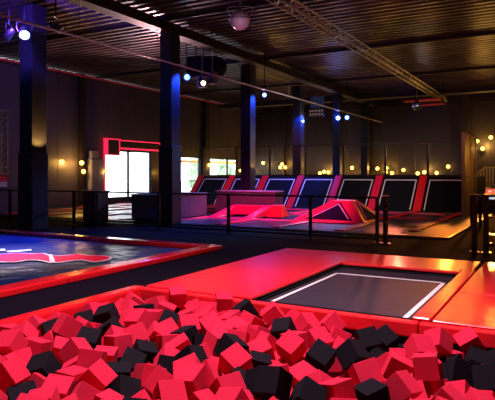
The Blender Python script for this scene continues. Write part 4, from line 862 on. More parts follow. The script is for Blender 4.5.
(-4.45,2.5,-0.31,0.1,-0.7,2.6),(-4.63,2.63,-0.3,0.2,-0.1,1.8),(-4.52,3.39,-0.3,-1.4,-0.3,-0.5),(-4.63,4.09,-0.37,-0.2,0.4,-0.9),(-4,1.09,-0.24,-3.1,0.9,-2.3),
(-4.13,1.31,-0.34,-0.8,-1.3,2.2),(-4.34,2.26,-0.36,1.8,-0.6,-2.1),(-4.43,4.2,-0.29,-1.8,0.7,-2.9),(-4.27,4.37,-0.35,1.1,-0.7,-0.6),(-4.51,4.99,-0.34,-1.9,-1,0.5),
(-4.28,5.06,-0.34,0.2,0.1,3.1),(-4.13,5.49,-0.52,-1.1,0.5,-1.6),(-4.19,5.74,-0.51,0.8,-0.1,0.3),(-3.95,1.53,-0.3,-2.2,-0.1,2.5),(-3.84,1.99,-0.36,2,-0.3,-2),
(-3.86,2.26,-0.34,2.3,-0.7,-0.7),(-4.1,2.72,-0.39,0.5,0.4,0.4),(-3.83,3,-0.34,0.4,-0,0.5),(-3.82,3.27,-0.35,1.5,0.5,0.4),(-3.86,3.5,-0.32,2.5,1,0.9),
(-3.8,3.77,-0.29,-2.6,0.1,-1.1),(-3.77,4.43,-0.51,0.8,0.9,0.6),(-3.9,5.35,-0.54,0.8,0.3,-2.5),(-3.9,5.51,-0.36,1.7,-0.9,-1.8),(-3.9,5.99,-0.22,-3.1,-0.4,3),
(-3.76,1.05,-0.3,-2.6,0.7,-2.6),(-3.46,1.58,-0.33,0,-0.1,-2.9),(-3.69,2.54,-0.35,-1.9,-1.2,-1.7),(-3.56,4.23,-0.38,2.2,-1.2,-1.1),(-3.52,4.61,-0.34,0.1,0.2,0.5),
(-3.48,4.8,-0.54,-2.3,0.9,-0.7),(-3.53,5.24,-0.43,-2.6,-0.3,2.1),(-3.68,5.67,-0.33,-1.4,-0.2,0.7),(-3.68,5.95,-0.29,2.2,0.1,3.1),(-3.15,1.32,-0.33,-0.7,-0.1,-2.7),
(-3.31,2.08,-0.53,-1.9,-0.5,0.7),(-3.45,2.56,-0.32,2.4,0.8,-2.8),(-3.15,2.92,-0.3,1.7,0.1,-0.5),(-3.12,3.31,-0.53,2.1,0.8,-1),(-3.39,3.44,-0.34,0.7,0.8,-1.6),
(-3.19,3.7,-0.37,0.5,0.9,1.4),(-2.93,4.64,-0.54,-0.7,-0.3,-0.9),(-3.12,4.9,-0.34,3,-0.3,2.4),(-3.24,5.11,-0.33,-0.4,-0.7,-0.4),(-3.48,5.48,-0.31,-0.1,0.6,1.8),
(-2.9,1.25,-0.34,2.3,-0.4,-2.2),(-2.96,1.45,-0.21,2.2,0.1,-2.3),(-2.8,2.09,-0.34,-0.2,-0.7,-2.3),(-2.77,2.68,-0.33,0.8,0.8,3),(-2.91,2.92,-0.32,-1.5,-0.4,-1.2),
(-2.8,3.11,-0.37,-1.8,1.1,-0.7),(-3.06,3.56,-0.54,-2.3,-0.5,-1.1),(-2.96,3.82,-0.33,-1.6,-0.1,0.1),(-2.84,4.46,-0.38,2.2,-1,-0.2),(-3.02,5.21,-0.33,3,-0.1,-1.8),
(-2.76,1.05,-0.28,-2.1,0.7,-1.9),(-2.61,2.24,-0.32,1.3,-0,-2.4),(-2.51,2.7,-0.34,2.5,1.3,-0.2),(-2.46,3.54,-0.35,0.8,-0.8,1.2),(-2.5,4,-0.3,2.5,0,-2.8),
(-2.61,4.21,-0.39,-0.9,-0.3,1.4),(-2.38,1.4,-0.37,-2.5,-0.1,-2.3),(-2.25,1.61,-0.34,1.6,0.6,1.8),(-2.29,1.98,-0.31,-2,-0.6,1.1),(-2.19,2.41,-0.32,1.9,-0.2,1.7),
(-2.32,2.85,-0.33,2.9,0.9,1.1),(-2.23,3.62,-0.33,0.9,0.2,-2.7),(-2.34,4.2,-0.35,1.3,-1.4,-1.4),(-2.13,4.92,-0.33,1.6,-1.1,2.9),(-2.05,5.32,-0.4,2.8,-0.8,-2.7),
(-2.17,5.57,-0.31,3.1,-0.9,1.1),(-2.37,5.71,-0.32,1.4,0.4,-1.7),(-1.77,1.19,-0.2,-1.9,0.1,2.2),(-2.03,1.5,-0.3,-0.2,-1,1),(-1.93,2,-0.36,-2.6,-0.8,0.6),
(-2.03,2.41,-0.53,-0.6,-0.6,-2.5),(-1.79,3.15,-0.31,2.5,-0.3,0.7),(-1.9,3.91,-0.33,-3,0.7,2.1),(-1.74,4.31,-0.38,2.4,0.2,0.8),(-1.99,5.75,-0.38,1.9,-0.9,2.9),
(-1.83,5.93,-0.54,-0.8,-0.3,0.6),(-1.71,1.05,-0.4,-2.8,1,2.9),(-1.33,1.62,-0.3,-2.9,-0.2,2.2),(-1.67,1.93,-0.31,-1.6,-0.4,-1.2),(-1.51,2.34,-0.35,0.7,-1.3,0.7),
(-1.73,2.42,-0.32,-2.2,0.4,2.8),(-1.57,2.84,-0.23,2.2,-0.1,0.9),(-1.33,2.78,-0.3,-2.1,0.4,-0.8),(-1.56,3.29,-0.31,2.5,-0.8,-0.8),(-1.53,4.34,-0.24,0.5,0.5,2.5),
(-1.34,1.26,-0.38,1.5,1.5,1.2),(-1.23,1.44,-0.33,2.4,0.3,1.5),(-1.13,2.1,-0.35,-2.1,1,2.7),(-1.31,2.57,-0.25,1.4,-0.4,-1.8),(-1.1,3.18,-0.32,1.3,-0.7,-1),
(-1.34,4.39,-0.35,-0.9,-0.6,-2.3),(-0.9,1.63,-0.35,0.5,0.4,-1.6),(-0.8,2.31,-0.41,-2.5,-0.8,-1.8),(-1.11,2.54,-0.34,-1,-0.4,0.9),(-0.92,3.33,-0.27,-1.6,-0.4,2.2),
(-0.99,3.62,-0.34,-0.4,0.1,-1.7),(-1.06,4.52,-0.33,-1.4,1.3,2.8),(-0.94,5.24,-0.36,-0.3,0.6,-3.1),(-0.56,1.07,-0.45,2.7,-0.1,-0.6),(-0.59,1.26,-0.3,2.1,-1.1,0.8),
(-0.57,1.72,-0.19,-2.9,1.3,-2),(-0.48,2.15,-0.36,2.1,0.9,1),(-0.48,2.48,-0.33,0.1,0.1,2.8),(-0.65,2.96,-0.33,-2.1,-0.4,-2.9),(-0.53,3.27,-0.34,2,-0.6,1.5),
(-0.63,3.69,-0.48,-1.4,-0.9,3),(-0.47,4.24,-0.42,1.5,0.4,3.1),(-0.49,4.51,-0.35,1.9,-0.8,0.6),(-0.69,4.98,-0.52,0.9,1.1,2.6),(-0.69,5.94,-0.42,-1,-0.6,2),
(-0.17,1.05,-0.48,0.7,0.6,-2.4),(-0.34,1.37,-0.35,2.2,0.8,0.5),(-0.23,2.07,-0.29,1.8,0.3,-0.1),(-0.28,2.29,-0.28,0.4,-0.1,1.7),(-0.2,3.1,-0.26,-1.3,-0.4,1.8),
(-0.45,3.11,-0.16,-1.2,0.5,-3),(-0.5,3.51,-0.32,-2.9,1.4,2.1),(-0.13,4.69,-0.34,-1.2,1.1,0.5),(-0.49,5.59,-0.54,2,0.4,2.2),(-0.23,5.77,-0.34,1.8,-1.3,0.9),
(0.24,1.22,-0.32,-2.9,-0.5,-0.4),(0.04,1.66,-0.54,-2.3,-0.6,2.7),(0.27,2.28,-0.43,1,-0.5,-0.3),(0.08,2.37,-0.54,-2.5,0.8,-0.5),(0.01,3.08,-0.31,2.7,0.9,2.6),
(0.11,3.31,-0.32,-3.1,-0,2.1),(0.1,4.38,-0.42,-2.2,-0.6,-2),(-0.11,4.93,-0.32,-2.6,-1.2,0.2),(0.18,5.02,-0.48,-2.2,0.5,-0),(0.02,5.89,-0.32,-2.6,0.9,-3),
(0.35,1.43,-0.29,2.9,-0,2.1),(0.36,1.73,-0.27,-1.4,-0.8,-0.4),(0.44,2.19,-0.3,2.6,-0.6,3.1),(0.01,2.62,-0.28,2.9,-0.3,2.9),(0.3,2.74,-0.33,-2.1,0.5,2.8),
(0.38,3.4,-0.28,-1.5,0.5,1.5),(0.51,3.63,-0.34,-2.5,-0.9,-1.6),(0.36,3.77,-0.48,2.4,0.3,2),(0.17,4.08,-0.33,-1.3,0.7,-1.1),(0.35,5.96,-0.47,2.8,0.6,0.1),
(0.85,1.55,-0.44,-1.8,-0.7,2.3),(0.49,1.89,-0.46,0.8,0.2,-2),(0.62,2.01,-0.29,1.8,1.3,2.8),(0.79,2.43,-0.41,-1.6,1.2,-1),(0.63,2.94,-0.54,-2,-1.4,-1.2),
(0.79,3.59,-0.26,0.9,-0.3,-0.2),(0.9,4.33,-0.23,-1.5,-0.9,1.2),(0.59,4.29,-0.35,2.1,-1.2,2.6),(0.72,4.79,-0.34,1.2,-1,-0.4),(0.71,5.35,-0.42,-0.4,-0.3,-0.6),
(0.66,5.65,-0.33,-0.6,-1.1,1.1),(0.91,1.11,-0.34,2.6,-0.6,0.6),(1.07,1.58,-0.19,0.1,-0,1.8),(1.03,1.83,-0.24,2.2,0.6,-2.2),(0.96,2.32,-0.24,1.8,-0.2,-2.1),
(1.05,2.51,-0.31,2.2,0.2,-0.6),(1.03,2.73,-0.16,1.9,0.8,1.1),(1.05,3.2,-0.35,0.5,0.8,0.5),(1.05,3.54,-0.29,2.2,0.5,-1.5),(0.9,3.99,-0.26,-2.6,0.6,2.5),
(1.05,4.31,-0.54,-0.5,0.7,-2.4),(0.88,4.61,-0.34,0,0.4,-2.7),(1.08,5.08,-0.36,1.8,-0.9,-1.8),(0.91,5.26,-0.33,1.8,-0.5,-1),(1.07,5.78,-0.36,-2.4,-0.2,-2.9),
(-4.97,1.05,-0.2,1.8,1.3,2.2),(-4.99,1.28,-0.14,1.8,-0.3,-0),(-4.78,1.69,-0.31,-1.1,0.4,0.2),(-4.96,2.04,-0.3,-1.2,-0.1,-1.1),(-4.97,2.31,-0.35,0.6,-1.2,-1.1),
(-4.96,2.89,-0.35,-0.7,0.2,1.8),(-5,3.33,-0.27,3.1,-0,-2.9),(-4.96,3.56,-0.37,2.4,0.8,-2.7),(-4.78,3.93,-0.24,0.8,-0.3,2.5),(-4.74,4.55,-0.34,2,-0.2,0.3),
(-4.77,5.12,-0.32,-0.6,-0.4,-0.6),(-4.74,5.39,-0.3,2.4,0,1.8),(-4.94,5.71,-0.35,1.2,0.1,3),(-4.61,5.78,-0.38,1,-0.7,-2.5),(-4.45,1.03,-0.3,2.1,0.3,-1.3),
(-4.37,1.31,-0.36,-1,-0.2,2.5),(-4.56,1.64,-0.22,0.9,-1.2,1.9),(-4.59,2.36,-0.29,1.6,-0.7,2.8),(-4.68,2.94,-0.28,0.4,-0.8,-1),(-4.45,3.08,-0.3,1.9,1.4,2.2),
(-4.57,3.83,-0.34,1,1.2,1),(-4.6,4.36,-0.38,-2.8,-0.5,-1.1),(-4.56,4.74,-0.33,-2.8,-0.2,2.2),(-4.54,5.21,-0.35,1.9,-0.8,-2.7),(-4.73,5.63,-0.25,2.6,1.1,1.2),
(-4.23,1.06,-0.3,-0.3,-0.3,2.1),(-4.14,1.66,-0.45,-0.1,-1,-2.3),(-4.12,1.92,-0.31,0.6,0.4,2.7),(-4.29,2.7,-0.33,2.1,0.1,1.9),(-4.29,3.28,-0.33,-1.3,0.7,-2.3),
(-4.29,3.44,-0.54,0.5,-1.1,-1.6),(-4.3,4.06,-0.33,-0.4,-1.2,-2.5),(-4.07,4.18,-0.33,-0.6,1.1,-1.5),(-4.21,4.66,-0.31,2.1,0.5,-0.8),(-4.41,5.67,-0.3,-2.9,-1.2,2.8),
(-3.75,1.37,-0.06,-1.5,-0.3,2),(-3.9,1.31,-0.36,-3.1,0.2,-1.4),(-3.68,1.57,-0.32,-0.8,-1.4,-0.5),(-4.11,2.16,-0.35,-0.2,1.2,2.8),(-3.91,2.53,-0.36,0.3,-0.2,2.5),
(-4.03,3.21,-0.36,-0.2,0.6,0.1),(-3.91,3.98,-0.24,-2.5,0.3,-2.5),(-3.82,4.29,-0.31,1.3,0,2.8),(-4.03,4.46,-0.36,-0.1,-0.2,1.5),(-3.81,4.72,-0.38,-2.9,0.6,-0.9),
(-3.89,4.94,-0.3,1.6,-0.4,1.2),(-4.13,5.61,-0.29,1.8,1.1,0.1),(-3.93,5.78,-0.32,-2.1,-0.3,0.5),(-3.5,1.08,-0.32,-3,-0.4,-2.3),(-3.65,1.32,-0.34,-1.1,0.8,1.4),
(-3.52,1.8,-0.38,2.3,-0.1,-1),(-3.64,2.3,-0.38,2,-0.8,1.1),(-3.42,2.8,-0.31,0.2,1,2.8),(-3.62,3.29,-0.53,-0.8,-0.3,0.1),(-3.62,3.62,-0.33,2.7,-0.4,2.1),
(-3.65,4.45,-0.26,0.8,-1.2,-1.7),(-3.33,4.8,-0.36,2,0.6,-0.8),(-3.42,5.01,-0.28,3,-0.6,-0.8),(-3.4,5.79,-0.38,2.4,-0.7,0.3),(-3.1,1.24,-0.14,-2.8,-0.6,2.8),
(-3.19,1.53,-0.2,0.7,-0.2,-0.7),(-3.27,1.76,-0.29,-2.9,0.3,-2.8),(-3.07,2.04,-0.26,2.3,-0.1,1.8),(-3.15,2.44,-0.32,-2.8,0.9,-2.6),(-3.21,2.66,-0.31,2.8,0.4,-3),
(-3.27,3.23,-0.31,-1.6,-0.1,2.2),(-3.4,3.67,-0.23,1,0.2,0.2),(-3.35,3.89,-0.36,0.5,-0,-0.3),(-3.4,4.37,-0.31,-0,0.9,-0.5),(-3.14,4.34,-0.35,2,-0.6,0.6),
(-3.27,4.58,-0.32,-2,-0.8,2),(-3.34,5.3,-0.26,0.3,1,-1.1),(-3.15,5.4,-0.33,1.4,-1.2,2.3),(-3.27,5.58,-0.32,-3,0.3,-0.8),(-3,1.05,-0.29,-1.9,0.1,-0.2),
(-2.73,1.43,-0.34,2.6,0.8,-2.6),(-3.17,1.94,-0.44,-2.5,0.5,-0.6),(-2.92,1.89,-0.29,-0.2,0.8,-2.7),(-3,2.69,-0.33,2.7,-0.1,-0.1),(-2.59,3.23,-0.33,0.8,0.3,-2),
(-2.73,3.45,-0.37,-2.9,0.6,1.4),(-2.94,3.59,-0.3,-1,-1.2,2.6),(-2.87,4.03,-0.33,3.1,0.7,-0.5),(-2.91,4.25,-0.36,-0.1,1.1,-0.2),(-2.95,4.76,-0.32,-0.6,-0.4,-0.5),
(-2.77,5.23,-0.37,-3.1,1,-2.6),(-2.97,5.56,-0.35,-2.4,0.7,-2.7),(-2.57,1.42,-0.52,0.3,0.6,-2.4),(-2.4,1.8,-0.35,-2.7,0.3,-2.1),(-2.36,2.25,-0.29,-0.2,-0.6,1.8),
(-2.4,2.5,-0.29,2.6,0.9,-2.6),(-2.64,2.89,-0.31,3,0.2,2.3),(-2.36,3.33,-0.36,-1.1,0.2,1.1),(-2.72,3.67,-0.26,0.7,-0.3,3),(-2.71,3.88,-0.32,-2.9,-0.5,-2.7),
(-2.54,5.27,-0.28,-0.8,-0.9,2.2),(-2.76,5.48,-0.37,-1.2,0.5,-1),(-2.45,1.06,-0.36,2.9,0.4,2),(-2.18,1.35,-0.23,-2.2,-0.1,2.1),(-2.11,1.8,-0.34,-2.7,-1.4,0),
(-2.12,2.14,-0.34,1.6,0.3,2.4),(-2.19,2.66,-0.36,0.1,1.1,-0.2),(-2.11,2.95,-0.28,1.1,-0.5,-0.1),(-2.27,3.15,-0.28,-2.5,0.4,2),(-2.09,3.42,-0.36,-0.3,-0.3,2.5),
(-2.3,3.86,-0.36,-0.4,-0.5,-1.8),(-2.14,4.06,-0.32,1.3,0.1,1.4),(-2.34,4.41,-0.33,0.5,-0.7,1.2),(-2.17,5.96,-0.32,0.6,-0.5,-1.8),(-2.08,1.05,-0.07,2.4,-0.8,2.9),
(-1.77,1.44,-0.34,0.1,1.3,2.2),(-1.89,1.72,-0.34,1.3,1.2,2.9),(-1.75,2.69,-0.32,0.8,0.6,-0.1),(-1.86,2.91,-0.32,0.6,0.1,2.4),(-1.92,3.59,-0.36,2.6,1.2,0.6),
(-1.97,4.48,-0.37,-1.1,0.6,2.4),(-1.73,4.53,-0.26,-1.3,-0.3,-2.7),(-1.81,5.43,-0.43,1.1,1.2,-2.2),(-1.56,1.25,-0.33,3.1,0.9,-1.4),(-1.46,1.78,-0.31,1.7,-0.3,-2.9),
(-1.52,2.58,-0.35,-2.7,0.3,2.8),(-1.62,3,-0.38,-1,0.5,0.2),(-1.51,4.61,-0.33,2.2,-0.4,-0.4),(-1.1,1.24,-0.28,-1.5,-1.3,-2.7),(-1.37,1.25,-0.1,1.2,-0.7,0.6),
(-1.11,1.83,-0.33,-2.7,-0.3,0.6),(-1.27,2.32,-0.32,-1,-0.3,-0.1),(-1.14,2.44,-0.08,2.4,0.6,2.3),(-1.08,2.79,-0.34,2.7,-0.2,2.8),(-1.38,3.04,-0.34,-2.4,0,-0.2),
(-1.3,4.62,-0.26,1.8,-0.6,-2.2),(-1.37,4.84,-0.36,-1.9,0.5,2.5),(-1.18,5.92,-0.2,-1,0.8,-2),(-0.96,1.07,-0.22,-0.6,-1.2,1.4),(-0.67,1.49,-0.34,-0.9,0.8,2.1),
(-0.88,1.8,-0.16,-0.8,-0.1,1.9),(-0.92,2.12,-0.21,-2.2,-1,2.3),(-0.86,2.54,-0.38,2.9,0.9,-2.8),(-0.85,2.8,-0.3,2.3,-0.1,3),(-0.98,3.01,-0.27,3,0.7,0.3),
(-1.05,5.77,-0.54,-2.3,0.7,3),(-0.71,1.04,-0.27,-0.5,0.7,3),(-0.5,1.44,-0.15,0.8,0.8,-0.3),(-0.65,2.07,-0.21,-0.8,-0.5,-0.7),(-0.61,2.33,-0.23,1.8,-0.2,-1.9),
(-0.68,2.58,-0.24,-1.8,0.3,-0.7),(-0.6,2.77,-0.37,2.9,-0.7,-2.8),(-0.73,3.45,-0.35,0.6,0.1,-0.9),(-0.6,5.13,-0.35,-3.1,-0.6,1.3),(-0.51,5.75,-0.36,-0.3,1,-2.7),
(-0.33,1.06,-0.34,1.9,-1,-0.8),(-0.17,1.39,-0.21,-2.7,-0.7,0.1),(-0.46,1.9,-0.28,-0.1,-0.3,-2.6),(-0.4,2.13,-0.08,-1.3,-0.9,1),(-0.24,2.61,-0.35,2.8,0.5,0.2),
(-0.4,2.93,-0.32,-2.5,0.5,-2.9),(0.03,2.92,-0.08,1.3,0.1,0.4),(-0.29,3.56,-0.34,2.6,-0.4,-2.9),(-0.28,4.08,-0.33,1.6,-0.8,1.2),(-0.13,1.15,-0.24,2.2,0.3,-0.8),
(0.1,1.39,-0.33,1.5,0.5,2.7),(0.02,1.78,-0.3,-2.2,-0.7,-1.4),(0.11,2.26,-0.24,-2.5,-0.8,-2.9),(0.09,2.85,-0.35,-0.9,-0.5,2),(-0.12,3.43,-0.22,1.3,0.5,1.9),
(-0.04,3.69,-0.31,-2.3,0.9,1.4),(-0.06,3.96,-0.29,-2.6,1,0.6),(0.07,4.64,-0.3,-2.3,1.1,-1),(0.09,5.08,-0.25,-1.1,0.8,-0.8),(-0.19,5.21,-0.31,-0.7,0.6,-2),
(-0.13,5.47,-0.36,-1.1,-0.4,1.3),(0.42,1.04,-0.28,-0,1.2,-1.5),(0.56,1.55,-0.29,-1.7,0.1,1.1),(0.16,1.59,-0.31,0.6,1.2,1.8),(0.19,2.52,-0.35,-0.7,-0.2,-1.9),
(0.19,2.67,-0.09,3.1,-1.1,-0.1),(0.28,3.14,-0.32,-1.1,0.8,2.6),(0.18,3.55,-0.33,-2.3,-0.1,1),(0.14,3.81,-0.3,1.8,1,0.7),(0.34,4.34,-0.34,-2.2,1.2,0.3),
(0.3,4.6,-0.27,0.5,0.2,-2.8),(0.35,5.05,-0.26,2.3,0.5,0.3),(0.53,5.26,-0.28,-2.8,0.5,-0.8),(0.36,5.57,-0.34,-2,-0.7,2),(0.65,1.02,-0.33,-1.9,-0.9,-2.9),
(0.79,1.54,-0.21,3.1,-1.5,-3),(0.62,1.78,-0.27,-0.1,0.1,-1.6),(0.77,2.17,-0.35,2.6,0.6,2.6),(0.6,2.35,-0.23,-0.4,0.5,-2.3),(0.89,2.74,-0.37,2,-0.2,-1.1),
(0.69,2.9,-0.25,-0.3,-1.4,1.3),(0.6,3.42,-0.28,0.3,-1.4,1.6),(0.71,3.8,-0.34,1.2,0.7,-0.4),(0.61,4.04,-0.37,-1.7,0.2,-2.5),(0.65,4.24,-0.07,2,0.7,1),
(0.58,4.57,-0.37,2.2,0.7,0.6),(0.58,5.01,-0.3,1.4,1.1,1.4),(0.49,5.8,-0.34,-2.6,0.8,-1.5),(0.86,5.83,-0.25,-2,0.7,-1.6),(1.03,1.05,-0.12,-2.5,-0.6,-1),
(1.05,1.3,-0.26,-2.5,-0,-0.5),(1.04,2.09,-0.3,-0.1,1.2,-2.7),(0.9,2.54,-0.07,-1.1,-0.4,2.5),(0.84,3.11,-0.25,0.6,-0.2,-1.3),(0.86,3.35,-0.32,-2.1,1.1,-0.1),
(0.9,3.75,-0.07,-1.7,0.7,0.1),(1.04,3.71,-0.53,-2.8,-0.3,-0.5),(1.03,4.16,-0.36,-2.6,0.6,1.1),(1.07,4.45,-0.34,-3,-0.6,-1.9),(1.04,4.77,-0.35,-1.1,0.5,-0.6),
(1.06,4.93,-0.11,-1.1,0.8,1.5),(1.06,5.19,-0.1,2.7,0.6,-0.2),(0.87,5.93,-0.02,1.9,-0.7,-2.5),(-4.82,1.23,-0.33,-0.7,-0.4,-2.9),(-4.8,1.63,-0.08,-2.9,-0.6,1.8),
(-5,1.54,-0.08,3.1,-0.6,-1.4),(-4.98,1.76,-0.19,2.4,0.4,0.5),(-4.83,2.48,-0.3,2.7,-0.2,2),(-4.98,3.81,-0.34,1.8,-0.9,-0.2),(-4.95,4.67,-0.28,2.8,0.5,2.4),
(-4.96,5.94,-0.43,-2.4,-0.6,0.3),(-4.57,1.22,-0.21,1.6,0.2,-2.2),(-4.44,1.42,-0.14,-2.2,-0.3,-2.5),(-4.3,1.8,-0.23,-2.6,1.2,-1.7),(-4.57,2.09,-0.3,-0.4,0.2,-2.9),
(-4.59,2.48,-0.05,-0.4,0.4,1.8),(-4.41,2.89,-0.33,0.3,-1.3,-1.5),(-4.65,3.22,-0.25,-1.6,0.6,2.6),(-4.42,3.58,-0.41,-0.2,-0.4,-2.4),(-4.45,4.53,-0.34,2.9,-0.3,-0.8),
(-4.49,5.45,-0.29,-0.3,1.1,1.4),(-4.1,1.05,0.01,2,0.5,0.4),(-4.32,1.56,-0.32,0.5,-0,1.6),(-4.14,1.68,-0.16,-2,0.3,0.3),(-4.48,2.26,-0.1,2.4,0.3,1.8),
(-4.15,2.43,-0.35,2.3,-0.7,1.9),(-4.22,3.65,-0.3,-0.4,-0.6,-0),(-4.06,5.14,-0.33,-2.2,0.6,-2.3),(-4.26,5.32,-0.32,0.4,0.5,-0.3),(-4.27,5.86,-0.33,2.4,0.2,-0.3),
(-3.98,1.25,-0.09,1.9,-0.7,-2.5),(-3.96,1.77,-0.31,-1.4,1.3,2.2),(-3.88,2.75,-0.18,1.2,-0,0.1),(-4.11,3.45,-0.3,2.2,0,-1.7),(-4.01,3.69,-0.29,1.4,0.4,-2.9),
(-3.84,4.55,-0.2,-2.1,-0.4,-1.9),(-3.87,5.23,-0.35,-2.7,0,-2.9),(-3.59,1.22,-0.08,0.2,-0.3,2.2),(-3.51,1.46,-0.12,1.3,-0.1,2.7),(-3.56,2.07,-0.33,2.7,-0.2,0.8),
(-3.62,2.95,-0.32,1.7,0.1,1.4),(-3.64,3.38,-0.28,-0.4,0.1,1.6),(-3.6,4.83,-0.3,0.2,-0.6,-3),(-3.66,5.04,-0.36,-0.6,0.9,2.5),(-3.48,5.95,-0.2,-1.5,0.3,-1.9),
(-3.25,1.05,-0.3,-0.8,0.7,1.1),(-3.4,1.29,-0.3,-1.5,0.1,-2),(-3.37,1.62,-0.05,2.1,-0.2,1.2),(-3.14,3.46,-0.33,2.5,-0.4,-1.1),(-3.11,4.05,-0.34,-2.9,0.5,1.1),
(-3.25,5.95,-0.27,-1.9,1,-2),(-3.17,1.05,-0.01,-2.7,0.6,-1.2),(-2.85,1.32,-0.03,2.4,0.1,2.6),(-2.78,1.7,-0.36,0.1,-0.7,2.4),(-3.17,2.21,-0.26,0.1,0.1,0.4),
(-3.04,3.17,-0.31,-1.2,-1,0.6),(-2.93,3.32,-0.48,-1.8,-0.4,1.5),(-2.85,5.76,-0.31,1.4,-0.7,-0.8),(-2.66,1.24,-0.22,-2.5,0.1,2.7),(-2.53,1.59,-0.3,0,-0.9,2.1),
(-2.63,1.86,-0.31,0.8,0.9,1.5),(-2.39,1.93,-0.11,1.7,-0.6,-0.2),(-2.5,3.74,-0.24,0.2,1.3,-3.1),(-2.67,4.96,-0.33,1.6,-0.6,1.1),(-2.52,5.5,-0.31,-1.6,-0.4,-0.3),
(-2.77,5.95,-0.37,-2.9,0.2,1),(-2.27,1.02,-0.25,-1.9,0.1,1.5),(-2.42,1.24,-0.18,-0.1,-0.6,-2.3),(-2.23,1.71,-0.12,2.6,-0.5,1),(-2.06,1.99,-0.16,1,0.6,2.3),
(-2.13,4.32,-0.31,1.1,1.1,1.4),(-2.52,5.95,-0.27,2.3,0.1,1.1),(-2.07,1.15,-0.34,2.6,0.2,-0.1),(-1.94,1.35,-0.15,-2.1,-0.6,1),(-1.83,1.85,-0.12,0.2,-0.8,-3.1),
(-1.94,2.27,-0.32,1.5,0.4,1.8),(-1.98,2.51,-0.29,-1.1,0,1.4),(-1.93,3.34,-0.21,0.2,-1,-0.3),(-1.99,4.72,-0.24,2.2,0.5,1.6),(-1.91,5.95,-0.3,-1.9,-0.3,-0.2),
(-1.45,1.05,-0.28,2,-1.3,-2.9),(-1.5,1.49,-0.25,0.2,-0.1,-0.6),(-1.66,1.68,-0.24,2.3,-0.3,2.4),(-1.49,2.09,-0.26,-3.1,0.5,-2.5),(-1.5,5.71,-0.31,-1.6,1.2,-0.3),
(-1.24,1.07,-0.22,-2.1,0.1,-2.2),(-1.23,1.72,-0.09,-1.6,-0.7,0.2),(-1.3,1.97,-0.29,0.5,1.1,-1.6),(-1.3,2.15,-0.11,-1.1,-0.6,2.5),(-1.42,2.38,-0.11,-0.2,0.3,-3),
(-1.18,2.74,-0.09,-0.8,-0.5,0.7),(-0.87,1.32,-0.24,2.5,-1,1.8),(-1.05,1.55,-0.17,3.1,-1.2,-1.2),(-1.07,1.95,-0.1,0.2,0.5,1),(-1.01,2.33,-0.26,-2.1,0.9,-0),
(-0.94,2.64,-0.12,-1.8,-1,-0.7),(-0.7,2.75,-0.01,-0.5,0.8,0.3),(-0.78,3.18,-0.35,1.1,0.2,-0.4),(-0.82,4.52,-0.33,-2.9,-0,-3),(-0.74,5.54,-0.33,0.5,-0.8,1.1),
(-0.51,1.04,-0.16,-1.5,-1,2.7),(-0.77,1.56,-0.1,-0.9,0.8,-0.4),(-0.72,1.88,-0.34,-2.1,0.6,2),(-0.83,2.42,-0.14,1.1,1,1.9),(-0.46,2.73,-0.22,-0.8,-0.9,0.1),
(-0.52,2.91,-0.06,0.2,-0.5,-1.1),(-0.36,1.23,-0.09,0.6,0.8,-0),(-0.3,1.6,-0.14,0.2,-0.1,-0.5),(-0.23,1.82,-0.24,1.9,-0.7,-2.1),(-0.13,2.26,-0.09,0.7,-1,1.3),
(-0.34,2.48,-0.1,1.7,-0.4,2.2),(-0.18,2.86,-0.25,1.4,-0.1,0.2),(0.1,1.05,-0.24,1.5,-0.3,-0.5),(-0.14,1.62,-0.39,-1.6,1,3),(-0.02,1.6,-0.14,-1.2,-0.8,-0.9),
(0.01,2.03,-0.22,-2.8,0,-0.5),(-0.08,2.41,-0.32,-1.1,-0.1,-0.1),(0.28,2.9,-0.14,-1.1,0.7,-1.5),(0.01,3.26,-0.07,-2.6,-1.1,0.8),(0.02,5.27,-0.31,-1.3,1.1,-1),
(0.04,1.25,-0.07,1.3,0.5,0.7),(0.22,1.45,-0.04,0.6,-0.8,0.3),(0.27,2.14,-0.13,-2.2,-0.1,-1),(0.29,2.42,-0.09,0.8,-0.3,3.1),(0.46,2.97,-0.28,2,0.7,1.2),
(0.24,3.42,-0.07,0.5,0.2,-2.7),(0.39,3.96,-0.36,-1.5,-0.3,1.3),(0.46,4.46,-0.14,0.8,-0.2,0.9),(0.46,4.8,-0.33,1,-0.7,0.9),(0.26,5.29,-0.28,2.6,0.3,2.4),
(0.56,5.54,-0.16,-0.3,0.1,-1.1),(0.52,1.24,-0.34,1.4,0.6,-0.2),(0.77,1.31,-0.3,2.1,1.2,-0.7),(0.66,1.93,-0.05,0.9,0.2,0.5),(0.61,2.21,-0.07,-0.8,-0.5,0.2),
(0.73,2.6,-0.23,0.6,-0.3,1.6),(0.53,2.72,-0.3,-2.8,-1,-2.5),(0.68,3.17,-0.09,-0.8,0.6,-1.7),(0.32,3.7,-0.15,0.7,-0.6,-0.5),(0.52,3.82,-0.19,-0.8,0.5,0.5),
(0.41,4.16,-0.2,-2.8,0.8,-2.2),(0.69,4.48,-0.21,1.1,-0.5,-3.1),(0.68,4.95,-0.03,0.9,-0.2,-1.4),(0.78,5.12,-0.22,2.7,-0.3,-2.5),(0.64,5.94,-0.18,-1,0.7,-0.4),
(0.77,1.06,-0.08,0.8,-0.6,1.4),(0.87,1.78,-0.15,-0.8,0.3,1.7),(0.87,1.94,-0.36,-1.2,1.1,-0.6),(0.86,2.08,-0.09,-3.1,-1.3,-0),(0.88,2.9,-0.07,0.5,-0.7,2.4),
(1.09,2.86,-0.38,-1.5,1.5,-1.5),(1.06,3.09,-0.08,-0.2,-0.4,-1.1),(1.05,3.34,-0.12,0.4,0.8,-1),(1.06,3.78,-0.29,2.8,1.4,-2.2),(0.9,4.12,-0.08,-2.9,-0.6,1.8),
